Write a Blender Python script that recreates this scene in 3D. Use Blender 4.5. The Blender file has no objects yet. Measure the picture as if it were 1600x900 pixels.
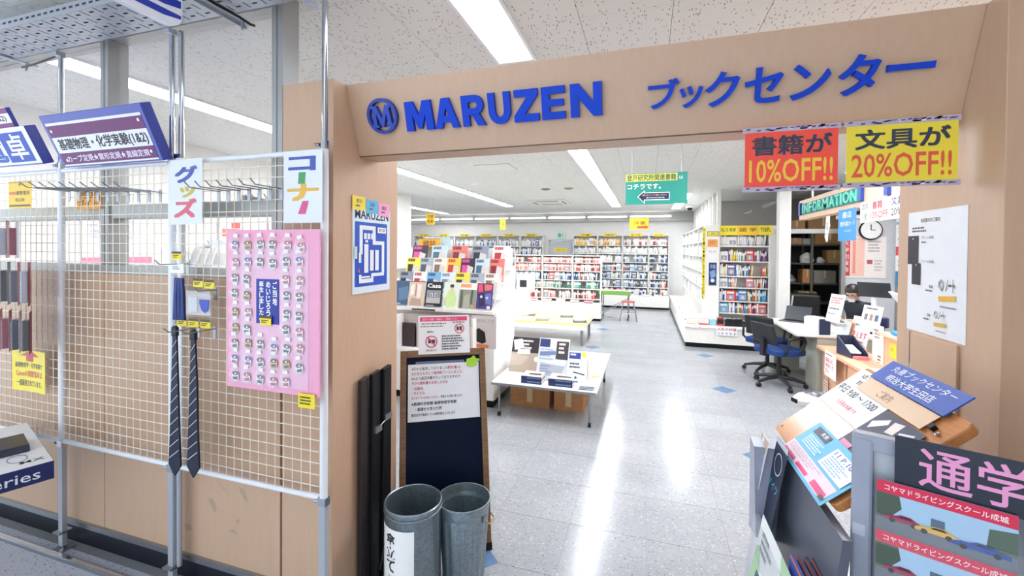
import bpy, math, random
from mathutils import Vector, Matrix
random.seed(7)
SC = bpy.context.scene
C = SC.collection
PI = math.pi
ORD = 'first second third fourth fifth sixth seventh eighth ninth tenth'.split()

# ------------------------------------------------------------------ camera
yaw, pitch, roll = .304401, .0119087, .0084299
fwd = Vector((-math.sin(yaw)*math.cos(pitch), math.cos(yaw)*math.cos(pitch), -math.sin(pitch)))
rgt = Vector((math.cos(yaw), math.sin(yaw), 0)); upv = rgt.cross(fwd)
r2 = rgt*math.cos(roll)+upv*math.sin(roll); u2 = -rgt*math.sin(roll)+upv*math.cos(roll)
cam = bpy.data.cameras.new('camera'); cam.sensor_fit = 'HORIZONTAL'; cam.sensor_width = 36
cam.lens = 671.77/1600*36; cam.shift_y = -(450-398.77)/1600; cam.clip_start = .02; cam.clip_end = 100
co = bpy.data.objects.new('camera', cam); C.objects.link(co)
co.matrix_world = Matrix(((r2.x, u2.x, -fwd.x, 0), (r2.y, u2.y, -fwd.y, 0), (r2.z, u2.z, -fwd.z, 1.7), (0, 0, 0, 1)))
SC.camera = co

# ------------------------------------------------------------------ world and exposure
W = bpy.data.worlds.new('world'); SC.world = W; W.use_nodes = True
W.node_tree.nodes['Background'].inputs[0].default_value = (.80, .90, 1, 1)
W.node_tree.nodes['Background'].inputs[1].default_value = 2.1
SC.view_settings.view_transform = 'Standard'; SC.view_settings.look = 'None'
SC.view_settings.gamma = 1; SC.view_settings.use_curve_mapping = False
SC.view_settings.exposure = .35
SC.cycles.max_bounces = 7; SC.cycles.diffuse_bounces = 4; SC.cycles.glossy_bounces = 3; SC.cycles.transparent_max_bounces = 12
LAMP, LAMP_CORRIDOR = 29.0, 4.5      # emission of the fluorescent diffusers

# ------------------------------------------------------------------ materials
def lin(h):
    h = h.lstrip('#'); v = [int(h[i:i+2], 16)/255 for i in (0, 2, 4)]
    return tuple(c/12.92 if c <= .04045 else ((c+.055)/1.055)**2.4 for c in v)+(1,)
_M = {}
def new_mat(name):
    m = bpy.data.materials.new(name); m.use_nodes = True
    nt = m.node_tree; b = nt.nodes['Principled BSDF']
    return m, nt, b
def N(nt, t, **k):
    n = nt.nodes.new(t)
    for a, v in k.items():
        if a.startswith('i_'): n.inputs[a[2:].replace('_', ' ')].default_value = v
        else: setattr(n, a, v)
    return n
def coords(nt, space='Object', scale=(1, 1, 1)):
    t = N(nt, 'ShaderNodeTexCoord'); mp = N(nt, 'ShaderNodeMapping'); mp.inputs['Scale'].default_value = scale
    nt.links.new(t.outputs[space], mp.inputs[0]); return mp.outputs[0]
def ramp(nt, src, stops):
    r = N(nt, 'ShaderNodeValToRGB'); el = r.color_ramp.elements
    while len(el) < len(stops): el.new(.5)
    for e, (p, c) in zip(el, stops): e.position = p; e.color = c if len(c) == 4 else tuple(c)+(1,)
    nt.links.new(src, r.inputs[0]); return r.outputs[0]
def mix(nt, a, b, f, mode='MIX'):
    m = N(nt, 'ShaderNodeMix', data_type='RGBA', blend_type=mode)
    for s, v in ((6, a), (7, b), (0, f)):
        if hasattr(v, 'links'): nt.links.new(v, m.inputs[s])
        else: m.inputs[s].default_value = v
    return m.outputs[2]
def mat(h, rough=.5, metal=0, var=.025, scale=14, bump=0, emit=0, coat=0, trans=0):
    """plain colour with a little procedural mottling"""
    k = (h, rough, metal, var, scale, bump, emit, coat, trans)
    if k in _M: return _M[k]
    m, nt, b = new_mat('colour_'+h.lstrip('#')); c = lin(h)
    b.inputs['Roughness'].default_value = rough; b.inputs['Metallic'].default_value = metal
    n = N(nt, 'ShaderNodeTexNoise'); n.inputs['Scale'].default_value = scale; n.inputs['Detail'].default_value = 2
    nt.links.new(coords(nt), n.inputs['Vector'])
    lo = tuple(x*(1-var) for x in c[:3]); hi = tuple(min(1, x*(1+var)) for x in c[:3])
    nt.links.new(ramp(nt, n.outputs[0], [(.3, lo), (.7, hi)]), b.inputs['Base Color'])
    if bump:
        bp = N(nt, 'ShaderNodeBump'); bp.inputs['Strength'].default_value = bump; bp.inputs['Distance'].default_value = .002
        nt.links.new(n.outputs[0], bp.inputs['Height']); nt.links.new(bp.outputs[0], b.inputs['Normal'])
    if coat: b.inputs['Coat Weight'].default_value = coat
    if trans: b.inputs['Transmission Weight'].default_value = trans; b.inputs['IOR'].default_value = 1.1
    if emit:
        b.inputs['Emission Color'].default_value = c; b.inputs['Emission Strength'].default_value = emit
    _M[k] = m; return m
def m_clear(h='#FFFFFF', a=.16, rough=.08):
    """thin clear film: mostly transparent with a glossy skin"""
    k = ('clear', h, a)
    if k in _M: return _M[k]
    m, nt, b = new_mat('clear_film'); b.inputs['Base Color'].default_value = lin(h); b.inputs['Roughness'].default_value = rough
    t = N(nt, 'ShaderNodeBsdfTransparent'); mx = N(nt, 'ShaderNodeMixShader'); n = N(nt, 'ShaderNodeTexNoise'); n.inputs['Scale'].default_value = 6
    nt.links.new(coords(nt), n.inputs['Vector'])
    mr = N(nt, 'ShaderNodeMapRange'); mr.inputs['To Min'].default_value = a*.8; mr.inputs['To Max'].default_value = a*1.2
    nt.links.new(n.outputs[0], mr.inputs[0]); nt.links.new(mr.outputs[0], mx.inputs[0])
    nt.links.new(t.outputs[0], mx.inputs[1]); nt.links.new(b.outputs[0], mx.inputs[2])
    nt.links.new(mx.outputs[0], nt.nodes['Material Output'].inputs[0]); _M[k] = m; return m
def m_laminate():
    m, nt, b = new_mat('beige_laminate'); v = coords(nt, 'Object', (9, 9, 1.2))
    n = N(nt, 'ShaderNodeTexNoise'); n.inputs['Scale'].default_value = 6; n.inputs['Detail'].default_value = 4; nt.links.new(v, n.inputs['Vector'])
    nt.links.new(ramp(nt, n.outputs[0], [(.3, lin('#C6A488')), (.7, lin('#CAA98E'))]), b.inputs['Base Color'])
    b.inputs['Roughness'].default_value = .42; return m
def m_floor(a, bcol, rough, name):
    m, nt, b = new_mat(name)
    g = N(nt, 'ShaderNodeNewGeometry'); oi = N(nt, 'ShaderNodeObjectInfo')
    ma = N(nt, 'ShaderNodeMapping'); ma.inputs['Scale'].default_value = (1, 1.9, 1); nt.links.new(g.outputs['Position'], ma.inputs[0])
    base = N(nt, 'ShaderNodeTexNoise'); base.inputs['Scale'].default_value = 1.3; nt.links.new(ma.outputs[0], base.inputs['Vector'])
    col = ramp(nt, base.outputs[0], [(.3, lin(a)), (.7, lin(bcol))])
    for sc, th, dark in ((48, .34, lin('#7E8186')), (75, .27, lin('#54585E')), (55, .34, lin('#C2C4C6'))):
        wv = N(nt, 'ShaderNodeTexVoronoi'); wv.inputs['Scale'].default_value = sc; wv.inputs['Randomness'].default_value = 1
        wo = N(nt, 'ShaderNodeTexNoise'); wo.inputs['Scale'].default_value = 30; nt.links.new(ma.outputs[0], wo.inputs['Vector'])
        ad = N(nt, 'ShaderNodeVectorMath', operation='MULTIPLY_ADD'); ad.inputs[1].default_value = (.03, .03, 0); nt.links.new(wo.outputs['Color'], ad.inputs[0]); nt.links.new(ma.outputs[0], ad.inputs[2])
        nt.links.new(ad.outputs[0], wv.inputs['Vector'])
        sel = N(nt, 'ShaderNodeMath', operation='LESS_THAN'); sel.inputs[1].default_value = th; nt.links.new(wv.outputs['Distance'], sel.inputs[0])
        rnd = N(nt, 'ShaderNodeSeparateColor'); nt.links.new(wv.outputs['Color'], rnd.inputs[0])
        s2 = N(nt, 'ShaderNodeMath', operation='LESS_THAN'); s2.inputs[1].default_value = .22; nt.links.new(rnd.outputs[0], s2.inputs[0])
        f = N(nt, 'ShaderNodeMath', operation='MULTIPLY'); nt.links.new(sel.outputs[0], f.inputs[0]); nt.links.new(s2.outputs[0], f.inputs[1])
        f2 = N(nt, 'ShaderNodeMath', operation='MULTIPLY'); f2.inputs[1].default_value = .75; nt.links.new(f.outputs[0], f2.inputs[0])
        col = mix(nt, col, dark, f2.outputs[0])
    rv = N(nt, 'ShaderNodeMapRange'); rv.inputs['To Min'].default_value = .95; rv.inputs['To Max'].default_value = 1.02; nt.links.new(oi.outputs['Random'], rv.inputs[0])
    hs = N(nt, 'ShaderNodeHueSaturation'); nt.links.new(rv.outputs[0], hs.inputs['Value']); nt.links.new(col, hs.inputs['Color'])
    nt.links.new(hs.outputs[0], b.inputs['Base Color'])
    rn = N(nt, 'ShaderNodeTexNoise'); rn.inputs['Scale'].default_value = 7; nt.links.new(g.outputs['Position'], rn.inputs['Vector'])
    rr = N(nt, 'ShaderNodeMapRange'); rr.inputs['To Min'].default_value = rough*.6; rr.inputs['To Max'].default_value = rough*1.5; nt.links.new(rn.outputs[0], rr.inputs[0])
    nt.links.new(rr.outputs[0], b.inputs['Roughness'])
    bp = N(nt, 'ShaderNodeBump'); bp.inputs['Strength'].default_value = .06; bp.inputs['Distance'].default_value = .004; nt.links.new(rn.outputs[0], bp.inputs['Height'])
    nt.links.new(bp.outputs[0], b.inputs['Normal']); b.inputs['Specular IOR Level'].default_value = .3; return m
def m_ceiling():
    m, nt, b = new_mat('fissured_ceiling_board'); g = N(nt, 'ShaderNodeNewGeometry')
    ma = N(nt, 'ShaderNodeMapping'); ma.inputs['Scale'].default_value = (95, 24, 1); ma.inputs['Rotation'].default_value = (0, 0, .12); nt.links.new(g.outputs['Position'], ma.inputs[0])
    wo = N(nt, 'ShaderNodeTexNoise'); wo.inputs['Scale'].default_value = .9; nt.links.new(ma.outputs[0], wo.inputs['Vector'])
    ad = N(nt, 'ShaderNodeVectorMath', operation='MULTIPLY_ADD'); ad.inputs[1].default_value = (.6, .6, 0); nt.links.new(wo.outputs['Color'], ad.inputs[0]); nt.links.new(ma.outputs[0], ad.inputs[2])
    v = N(nt, 'ShaderNodeTexVoronoi'); v.inputs['Scale'].default_value = 1; nt.links.new(ad.outputs[0], v.inputs['Vector'])
    sp = N(nt, 'ShaderNodeSeparateColor'); nt.links.new(v.outputs['Color'], sp.inputs[0])
    lt = N(nt, 'ShaderNodeMath', operation='LESS_THAN'); lt.inputs[1].default_value = .23; nt.links.new(v.outputs['Distance'], lt.inputs[0])
    l2 = N(nt, 'ShaderNodeMath', operation='LESS_THAN'); l2.inputs[1].default_value = .62; nt.links.new(sp.outputs[0], l2.inputs[0])
    f = N(nt, 'ShaderNodeMath', operation='MULTIPLY'); nt.links.new(lt.outputs[0], f.inputs[0]); nt.links.new(l2.outputs[0], f.inputs[1])
    nt.links.new(mix(nt, lin('#E2E2DE'), lin('#85847F'), f.outputs[0]), b.inputs['Base Color'])
    b.inputs['Roughness'].default_value = .95; return m
def m_galv():
    m, nt, b = new_mat('galvanised_steel'); v = N(nt, 'ShaderNodeTexVoronoi'); v.inputs['Scale'].default_value = 110; nt.links.new(coords(nt), v.inputs['Vector'])
    sp = N(nt, 'ShaderNodeSeparateColor'); nt.links.new(v.outputs['Color'], sp.inputs[0])
    nt.links.new(ramp(nt, sp.outputs[0], [(0, lin('#84939A')), (1, lin('#9AA8AE'))]), b.inputs['Base Color'])
    b.inputs['Metallic'].default_value = .75; b.inputs['Roughness'].default_value = .38; return m
def m_wood(a, c, name, rough=.4, sc=(2, 22, 22)):
    m, nt, b = new_mat(name); n = N(nt, 'ShaderNodeTexNoise'); n.inputs['Scale'].default_value = 3; n.inputs['Detail'].default_value = 5; n.inputs['Distortion'].default_value = 2.1
    nt.links.new(coords(nt, 'Object', sc), n.inputs['Vector'])
    nt.links.new(ramp(nt, n.outputs[0], [(.3, lin(a)), (.7, lin(c))]), b.inputs['Base Color']); b.inputs['Roughness'].default_value = rough; return m
def m_emit(h, s):
    m, nt, b = new_mat('lamp_diffuser'); e = N(nt, 'ShaderNodeEmission'); e.inputs[1].default_value = s
    n = N(nt, 'ShaderNodeTexNoise'); n.inputs['Scale'].default_value = 3; nt.links.new(coords(nt), n.inputs['Vector'])
    c = lin(h); nt.links.new(ramp(nt, n.outputs[0], [(0, tuple(x*.96 for x in c[:3])), (1, c)]), e.inputs[0])
    nt.links.new(e.outputs[0], nt.nodes['Material Output'].inputs[0]); return m

LAM = m_laminate(); FLOOR = m_floor('#989A9E', '#A4A6A9', .16, 'speckled_vinyl_tile'); CORR = m_floor('#BFC6D6', '#CCD2E0', .45, 'grey_blue_corridor_vinyl')
CEIL = m_ceiling(); GALV = m_galv(); WHITE = mat('#F1F0EC', .45); SHELF = mat('#EFEDE7', .4); PAPER = mat('#F6F6F4', .6, var=.02)
CHROME = mat('#C9CDD2', .12, 1); STEEL = mat('#9DA1A6', .32, .9); ALU = mat('#A9ABAB', .4, .7); BLACK = mat('#17181A', .35); NAVY = mat('#10204A', .4)
PWHITE = mat('#E9ECF0', .3); BLUE = mat('#0740C4', .5, var=.04); DGREY = mat('#2B2D31', .5); CARD = mat('#B98A5C', .8, var=.1)
WOOD = m_wood('#6F5238', '#8B6A48', 'brown_stained_wood'); OAK = m_wood('#C07A43', '#D08C52', 'varnished_orange_wood', .25)
COUNTER = mat('#EDB994', .35); BOARD = mat('#07142C', .45); GLASS = m_clear('#FFFFFF', .07, .02); FILM = m_clear('#FFFFFF', .03, .05)

for m_, v_ in ((BOARD, .12), (BLACK, .2), (BLUE, .25)): m_.node_tree.nodes['Principled BSDF'].inputs['Specular IOR Level'].default_value = v_
# ------------------------------------------------------------------ geometry helpers
class MB:
    def __init__(s): s.v = []; s.f = []; s.mi = []; s.m = []
    def mt(s, m):
        if m not in s.m: s.m.append(m)
        return s.m.index(m)
    def add(s, vs, fs, m):
        o = len(s.v); s.v += [tuple(v) for v in vs]; i = s.mt(m)
        for f in fs: s.f.append(tuple(o+k for k in f)); s.mi.append(i)
        return s
    def box(s, x0, y0, z0, x1, y1, z1, m=WHITE):
        return s.add([(x, y, z) for z in (z0, z1) for y in (y0, y1) for x in (x0, x1)],
                     [(0, 2, 3, 1), (4, 5, 7, 6), (0, 1, 5, 4), (2, 6, 7, 3), (0, 4, 6, 2), (1, 3, 7, 5)], m)
    def obox(s, c, ax, ay, az, m=WHITE):
        """box from centre and three half-axis vectors"""
        c, ax, ay, az = map(Vector, (c, ax, ay, az))
        vs = [c+ax*i+ay*j+az*k for k in (-1, 1) for j in (-1, 1) for i in (-1, 1)]
        return s.add(vs, [(0, 2, 3, 1), (4, 5, 7, 6), (0, 1, 5, 4), (2, 6, 7, 3), (0, 4, 6, 2), (1, 3, 7, 5)], m)
    def quad(s, pts, m): return s.add(pts, [tuple(range(len(pts)))], m)
    def prism(s, poly, a, b, m, plane='xy'):
        """2D polygon (counter-clockwise) extruded from a to b along the third axis"""
        f = {'xy': lambda p, t: (p[0], p[1], t), 'yz': lambda p, t: (t, p[0], p[1]), 'xz': lambda p, t: (p[0], t, p[1])}[plane]
        n = len(poly); vs = [f(p, a) for p in poly]+[f(p, b) for p in poly]
        return s.add(vs, [tuple(range(n-1, -1, -1)), tuple(range(n, 2*n))]+[(i, (i+1) % n, n+(i+1) % n, n+i) for i in range(n)], m)
    def tube(s, pts, r, m, n=8, cap=True):
        pts = [Vector(p) for p in pts]; rs = r if isinstance(r, (list, tuple)) else [r]*len(pts); vs = []; fs = []
        prev = None
        for i, p in enumerate(pts):
            d = (pts[min(i+1, len(pts)-1)]-pts[max(i-1, 0)]).normalized()
            a = (prev-d*prev.dot(d)) if prev is not None else (Vector((0, 0, 1)) if abs(d.z) < .9 else Vector((1, 0, 0))).cross(d)
            if a.length < 1e-6: a = Vector((1, 0, 0)).cross(d)
            a.normalize(); prev = a; b = d.cross(a)
            vs += [p+(a*math.cos(2*PI*k/n)+b*math.sin(2*PI*k/n))*rs[i] for k in range(n)]
        for i in range(len(pts)-1):
            for k in range(n): fs.append((i*n+k, i*n+(k+1) % n, (i+1)*n+(k+1) % n, (i+1)*n+k))
        if cap: fs += [tuple(range(n-1, -1, -1)), tuple(range((len(pts)-1)*n, len(pts)*n))]
        return s.add(vs, fs, m)
    def lathe(s, prof, m, n=28, c=(0, 0, 0), sy=1, cap=True):
        vs = []; fs = []
        for r, z in prof: vs += [(c[0]+r*math.cos(2*PI*k/n), c[1]+sy*r*math.sin(2*PI*k/n), c[2]+z) for k in range(n)]
        for i in range(len(prof)-1):
            for k in range(n): fs.append((i*n+k, i*n+(k+1) % n, (i+1)*n+(k+1) % n, (i+1)*n+k))
        fs += [tuple(range(n-1, -1, -1)), tuple(range((len(prof)-1)*n, len(prof)*n))] if cap and prof[0][0] > 1e-5 and prof[-1][0] > 1e-5 else []
        return s.add(vs, fs, m)
    def mesh(s, me, mtx, m):
        return s.add([mtx @ v.co for v in me.vertices], [tuple(p.vertices) for p in me.polygons], m)
    def me(s, name, smooth=False):
        me = bpy.data.meshes.new(name); me.from_pydata(s.v, [], s.f)
        for m in s.m: me.materials.append(m)
        for p, i in zip(me.polygons, s.mi): p.material_index = i; p.use_smooth = smooth
        if smooth: me.update(); me.set_sharp_from_angle(angle=.7)
        return me
    def build(s, name, parent=None, smooth=False, bevel=0, **t):
        o = bpy.data.objects.new(name, s.me(name, smooth)); C.objects.link(o); o.parent = parent
        if bevel:
            b = o.modifiers.new('edge', 'BEVEL'); b.width = bevel; b.segments = 2; b.limit_method = 'ANGLE'; b.angle_limit = .6
        if t: tag(o, **t)
        return o
def tag(o, label=None, cat=None, group=None, kind=None):
    for k, v in (('label', label), ('category', cat), ('group', group), ('kind', kind)):
        if v: o[k] = v
    return o
def thing(name, label, cat, loc=(0, 0, 0), rz=0, group=None, mtx=None):
    o = bpy.data.objects.new(name, None); C.objects.link(o); o.empty_display_size = .05
    o.location = loc; o.rotation_euler = (0, 0, rz)
    if mtx is not None: o.matrix_world = mtx
    return tag(o, label, cat, group)
def frame_mtx(c, theta, phi=PI/2):
    """x = reading direction, y = up along the sheet, z = towards the reader"""
    e = Vector((math.cos(theta), math.sin(theta), 0)); n0 = Vector((-math.sin(theta), math.cos(theta), 0))
    u = n0*math.cos(phi)+Vector((0, 0, 1))*math.sin(phi); n = e.cross(u)
    return Matrix(((e.x, u.x, n.x, c[0]), (e.y, u.y, n.y, c[1]), (e.z, u.z, n.z, c[2]), (0, 0, 0, 1)))
_T = {}
def text_mesh(body, bold=.0, depth=0):
    k = (body, bold, depth)
    if k in _T: return _T[k]
    wide = max(ord(ch) for ch in body) > 0x2E7F and not depth      # dense glyphs: thicken by shifted copies, not by offset
    c = bpy.data.curves.new('lettering', 'FONT'); c.body = body; c.size = 1; c.offset = 0 if wide else bold; c.extrude = depth; c.resolution_u = 3 if depth else 2
    o = bpy.data.objects.new('lettering', c); me = bpy.data.meshes.new_from_object(o); bpy.data.objects.remove(o); bpy.data.curves.remove(c)
    if wide and bold > .004:
        mb = MB()
        for i, j in ((-1, -1), (1, -1), (-1, 1), (1, 1)): mb.mesh(me, Matrix.Translation((i*bold*.8, j*bold*.8, (i+2*j)*1e-6)), None)
        me = bpy.data.meshes.new('lettering'); me.from_pydata(mb.v, [], mb.f)
    xs = [v.co.x for v in me.vertices]; ys = [v.co.y for v in me.vertices]
    _T[k] = (me, min(xs), max(xs), min(ys), max(ys)); return _T[k]
def put_text(mb, body, x0, y0, x1, y1, z, m, bold=.01, keep=False, rot=0):
    """fit the lettering into the local box x0..x1, y0..y1"""
    me, a, b, c, d = text_mesh(body, bold)
    if rot: mtx = Matrix.Translation(((x0+x1)/2, (y0+y1)/2, z)) @ Matrix.Rotation(rot, 4, 'Z') @ Matrix.Diagonal(((y1-y0)/(b-a), (x1-x0)/(d-c), 1, 1)) @ Matrix.Translation((-(a+b)/2, -(c+d)/2, 0))
    else:
        sx, sy = (x1-x0)/(b-a), (y1-y0)/(d-c)
        if keep: sx = sy = min(sx, sy)
        mtx = Matrix.Translation(((x0+x1)/2, (y0+y1)/2, z)) @ Matrix.Diagonal((sx, sy, 1, 1)) @ Matrix.Translation((-(a+b)/2, -(c+d)/2, 0))
    mb.mesh(me, mtx, m)
def prints(mb, w, h, items, z=.0004):
    """flat print: ('r',x,y,w,h,col) ('t',text,x,y,w,h,col[,bold]) ('c',x,y,r,col) ('o',x,y,r,col,thick) ('l',x,y,w,h,n,col) ('p',pts,col), fractions from the top left"""
    X = lambda f: (f-.5)*w
    Y = lambda f: (.5-f)*h
    for i, it in enumerate(items):
        zz = z+i*.00018; k = it[0]
        if k == 'r':
            _, x, y, a, b, col = it; mb.quad([(X(x), Y(y+b), zz), (X(x+a), Y(y+b), zz), (X(x+a), Y(y), zz), (X(x), Y(y), zz)], mat(col, .5, var=.03))
        elif k == 't':
            _, t, x, y, a, b, col = it[:7]; put_text(mb, t, X(x), Y(y+b), X(x+a), Y(y), zz, mat(col, .5, var=.02), it[7] if len(it) > 7 else .008)
        elif k == 'v':
            _, t, x, y, a, b, col = it[:7]; put_text(mb, t, X(x), Y(y+b), X(x+a), Y(y), zz, mat(col, .5, var=.02), .02, rot=-PI/2)
        elif k == 'c':
            _, x, y, r, col = it; mb.quad([(X(x)+r*h*math.cos(a*PI/10), Y(y)+r*h*math.sin(a*PI/10), zz) for a in range(20)], mat(col, .5, var=.03))
        elif k == 'o':
            _, x, y, r, col, th = it; q = 28
            for a in range(q):
                p = [(X(x)+rr*h*math.cos(t*2*PI/q), Y(y)+rr*h*math.sin(t*2*PI/q), zz) for rr, t in ((r-th, a), (r, a), (r, a+1), (r-th, a+1))]
                mb.quad(p, mat(col, .5, var=.03))
        elif k == 'l':
            _, x, y, a, b, n, col = it; rr = random.Random(n*7+len(items)+int(x*1000))
            for j in range(n):
                yy = y+b*j/n; ln = a*(.62+.38*rr.random()); xx = x
                while xx < x+ln:
                    ww = min(a*(.03+.09*rr.random()), x+ln-xx)
                    mb.quad([(X(xx), Y(yy+b*.55/n), zz), (X(xx+ww), Y(yy+b*.55/n), zz), (X(xx+ww), Y(yy), zz), (X(xx), Y(yy), zz)], mat(col, .5, var=.03)); xx += ww+a*.02
        elif k == 'p':
            _, pts, col = it; mb.quad([(X(a), Y(b), zz) for a, b in pts], mat(col, .5, var=.03))
def sheet(name, label, cat, c, theta, w, h, base, items, phi=PI/2, thick=.0012, group=None, parent=None, film=False, curl=0, rough=.5):
    """a printed sheet, card or panel; its paper is the thing, its print a child"""
    mb = MB(); bm_ = base if not isinstance(base, str) else mat(base, rough, var=.02)
    n = 8 if curl else 1
    zf = lambda t: curl*(1-math.cos((t-.5)*PI*1.0)) if curl else 0
    if curl:
        for i in range(n):
            a, b = (i/n-.5)*w, ((i+1)/n-.5)*w; za, zb = zf(i/n), zf((i+1)/n)
            mb.add([(a, -h/2, za-thick), (b, -h/2, zb-thick), (b, h/2, zb-thick), (a, h/2, za-thick), (a, -h/2, za), (b, -h/2, zb), (b, h/2, zb), (a, h/2, za)],
                   [(0, 3, 2, 1), (4, 5, 6, 7), (0, 1, 5, 4), (2, 3, 7, 6), (0, 4, 7, 3), (1, 2, 6, 5)], bm_)
    else: mb.box(-w/2, -h/2, -thick, w/2, h/2, 0, bm_)
    o = mb.build(name, parent); o.matrix_world = frame_mtx(c, theta, phi)
    if not parent: tag(o, label, cat, group)
    if items:
        pb = MB(); prints(pb, w, h, items)
        if curl: pb.v = [(x, y, z+zf(x/w+.5)) for x, y, z in pb.v]
        pb.build('print', o)
    if film: MB().box(-w/2-.006, -h/2-.006, .006, w/2+.006, h/2+.006, .0066, FILM).build('clear_sleeve', o)
    return o
def copy_thing(root, loc=None, rz=None, label=None, group=None):
    r = root.copy(); C.objects.link(r)
    if loc is not None: r.location = loc
    if rz is not None: r.rotation_euler = (0, 0, rz)
    if label: r['label'] = label
    if group: r['group'] = group
    for ch in root.children:
        c = ch.copy(); C.objects.link(c); c.parent = r
        for g in ch.children:
            d = g.copy(); C.objects.link(d); d.parent = c
    return r
def struct(mb, name, parent=None, **k):
    o = mb.build(name, parent, **k)
    if parent is None: o['kind'] = 'structure'
    return o

# ================================================================== the setting
ZC = 2.9
# floor of the shop: grout bed with tiles as parts
floor = struct(MB().box(-9, 1.55, -.06, 4.6, 14.2, -.0015, mat('#84868A', .8)), 'floor')
T = .455; XF, YF = .015, 2.19
tile = MB().box(-T/2+.0012, -T/2+.0012, -.004, T/2-.0012, T/2-.0012, 0, FLOOR).me('floor_tile')
rest = MB(); cnt = 0
for i in range(-20, 10):
    for j in range(-1, 27):
        x, y = XF+(i+.5)*T, YF+(j+.5)*T
        if x < -8.9 or x > 4.5 or y > 14.1: continue
        if -2.2 < x < 2.0 and y < 13.2 and x < .9+max(0, 9-y):
            o = bpy.data.objects.new('floor_tile', tile); C.objects.link(o); o.location = (x, y, 0); o.parent = floor; cnt += 1
        else: rest.box(x-T/2+.0012, y-T/2+.0012, -.004, x+T/2-.0012, y+T/2-.0012, 0, FLOOR)
rest.box(-1.34, 1.551, -.004, .97, YF-T-.0012, 0, FLOOR)
rest.build('floor_tile_field', floor, kind='stuff')
dia = MB().quad([(-.145, 0, .0006), (0, -.145, .0006), (.145, 0, .0006), (0, .145, .0006)], mat('#5A7A9E', .22, var=.1)).me('inlay_tile')
for i, j in ((1, 1), (1, 2), (1, 3), (1, 4), (0, 0), (0, 3), (0, 4), (0, 5)):
    o = bpy.data.objects.new('inlay_tile', dia); C.objects.link(o); o.location = (XF-2*T+i*4*T, YF+j*4*T, 0); o.parent = floor
fc = struct(MB().box(-7, -4, -.06, 4.6, 1.55, 0, CORR), 'floor_corridor')
# metal track in the corridor floor
tr = struct(MB().box(-6.5, 1.465, 0, -1.33, 1.5, .014, STEEL).box(-6.5, 1.474, .014, -1.33, 1.491, .019, CHROME), 'trim_1')
# ceiling: dark grid with boards as parts
ceil = struct(MB().box(-9, -4, ZC+.004, 4.6, 14.2, ZC+.1, mat('#6B6A67', .9)), 'ceiling')
pan = MB().box(-T/2+.0014, -T+.0014, 0, T/2-.0014, T-.0014, .02, CEIL).me('ceiling_board')
rest = MB(); X0 = -.347; ncp = 0
for i in range(-19, 11):
    off = 2.23+(0 if i % 2 else T)
    for j in range(-7, 14):
        x, y = X0+(i-.5)*T, off+(2*j+1)*T
        if x < -8.9 or x > 4.5 or y > 14.5: continue
        hit = any(abs(x-lx) < .3 for lx in ())
        if -3.6 < x < 1.2 and 0 < y < 14.2:
            o = bpy.data.objects.new('ceiling_board', pan); C.objects.link(o); o.location = (x, y, ZC); o.parent = ceil; ncp += 1
        else: rest.box(x-T/2+.0014, y-T+.0014, ZC, x+T/2-.0014, y+T-.0014, ZC+.02, CEIL)
rest.build('ceiling_board_field', ceil, kind='stuff')
# lamps: recessed rows of fluorescent fittings, a few added unseen as fill
DIFF = m_emit('#F4F8FF', LAMP); DIFF_C = m_emit('#E8F1FF', LAMP_CORRIDOR)
def row(x, y0, y1, label, w=.22):
    t = thing('ceiling_light', label, 'light', (x, (y0+y1)/2, ZC), group='recessed fluorescent ceiling lights'); L = (y1-y0)/2
    MB().box(-w/2-.018, -L-.02, -.014, -w/2, L+.02, 0, PWHITE).box(w/2, -L-.02, -.014, w/2+.018, L+.02, 0, PWHITE).box(-w/2, -L-.02, -.014, w/2, -L, 0, PWHITE).box(-w/2, L, -.014, w/2, L+.02, 0, PWHITE).build('housing', t)
    n = max(1, round((y1-y0)/1.25)); s = 2*L/n
    for k in range(n): MB().prism([(-w/2, -.002), (-w/2+.02, -.011), (w/2-.02, -.011), (w/2, -.002)], -L+k*s+.003, -L+(k+1)*s-.003, DIFF_C if y0 < 0 else DIFF, 'xz').build('diffuser', t)
row(-.8, -1.2, 2.6, 'bright ceiling light strip ending above the blue lettered beam')
row(-.8, 3.05, 11.85, 'long ceiling light strip over the aisle, left of the green hanging sign')
row(-3.6, -1.2, 1.45, 'ceiling light strip over the corridor at the upper left edge')
row(-3.6, 1.72, 3.85, 'ceiling light strip seen above the wire mesh panels')
row(-3.6, 4.2, 11.2, 'ceiling light strip inside the shop, leftmost, over the magazine rack')
row(.75, 9.5, 12.8, 'short ceiling light peeking out under the green hanging sign')
row(1.5, 2.76, 4.7, 'added fill light brightening the left pillar, hidden above the banners')  # unseen row, added to brighten the inner face of the left pillar
row(2.9, 3.4, 7.6, 'added unseen fill light over the staff side of the information counter')  # added out of view to lift the office and the plinth
row(.75, 2.76, 4.15, 'added fill light just inside the entrance, hidden above the red banner')  # no known fitting here; added to light the left jamb
struct(MB().box(2.0, -4, 0, 2.1, 1.6, ZC, LAM), 'wall_light_blocker')  # unseen wall, added to block world light from the right
row(-6.4, 9.2, 13, 'ceiling light at the far left back of the shop')
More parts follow.
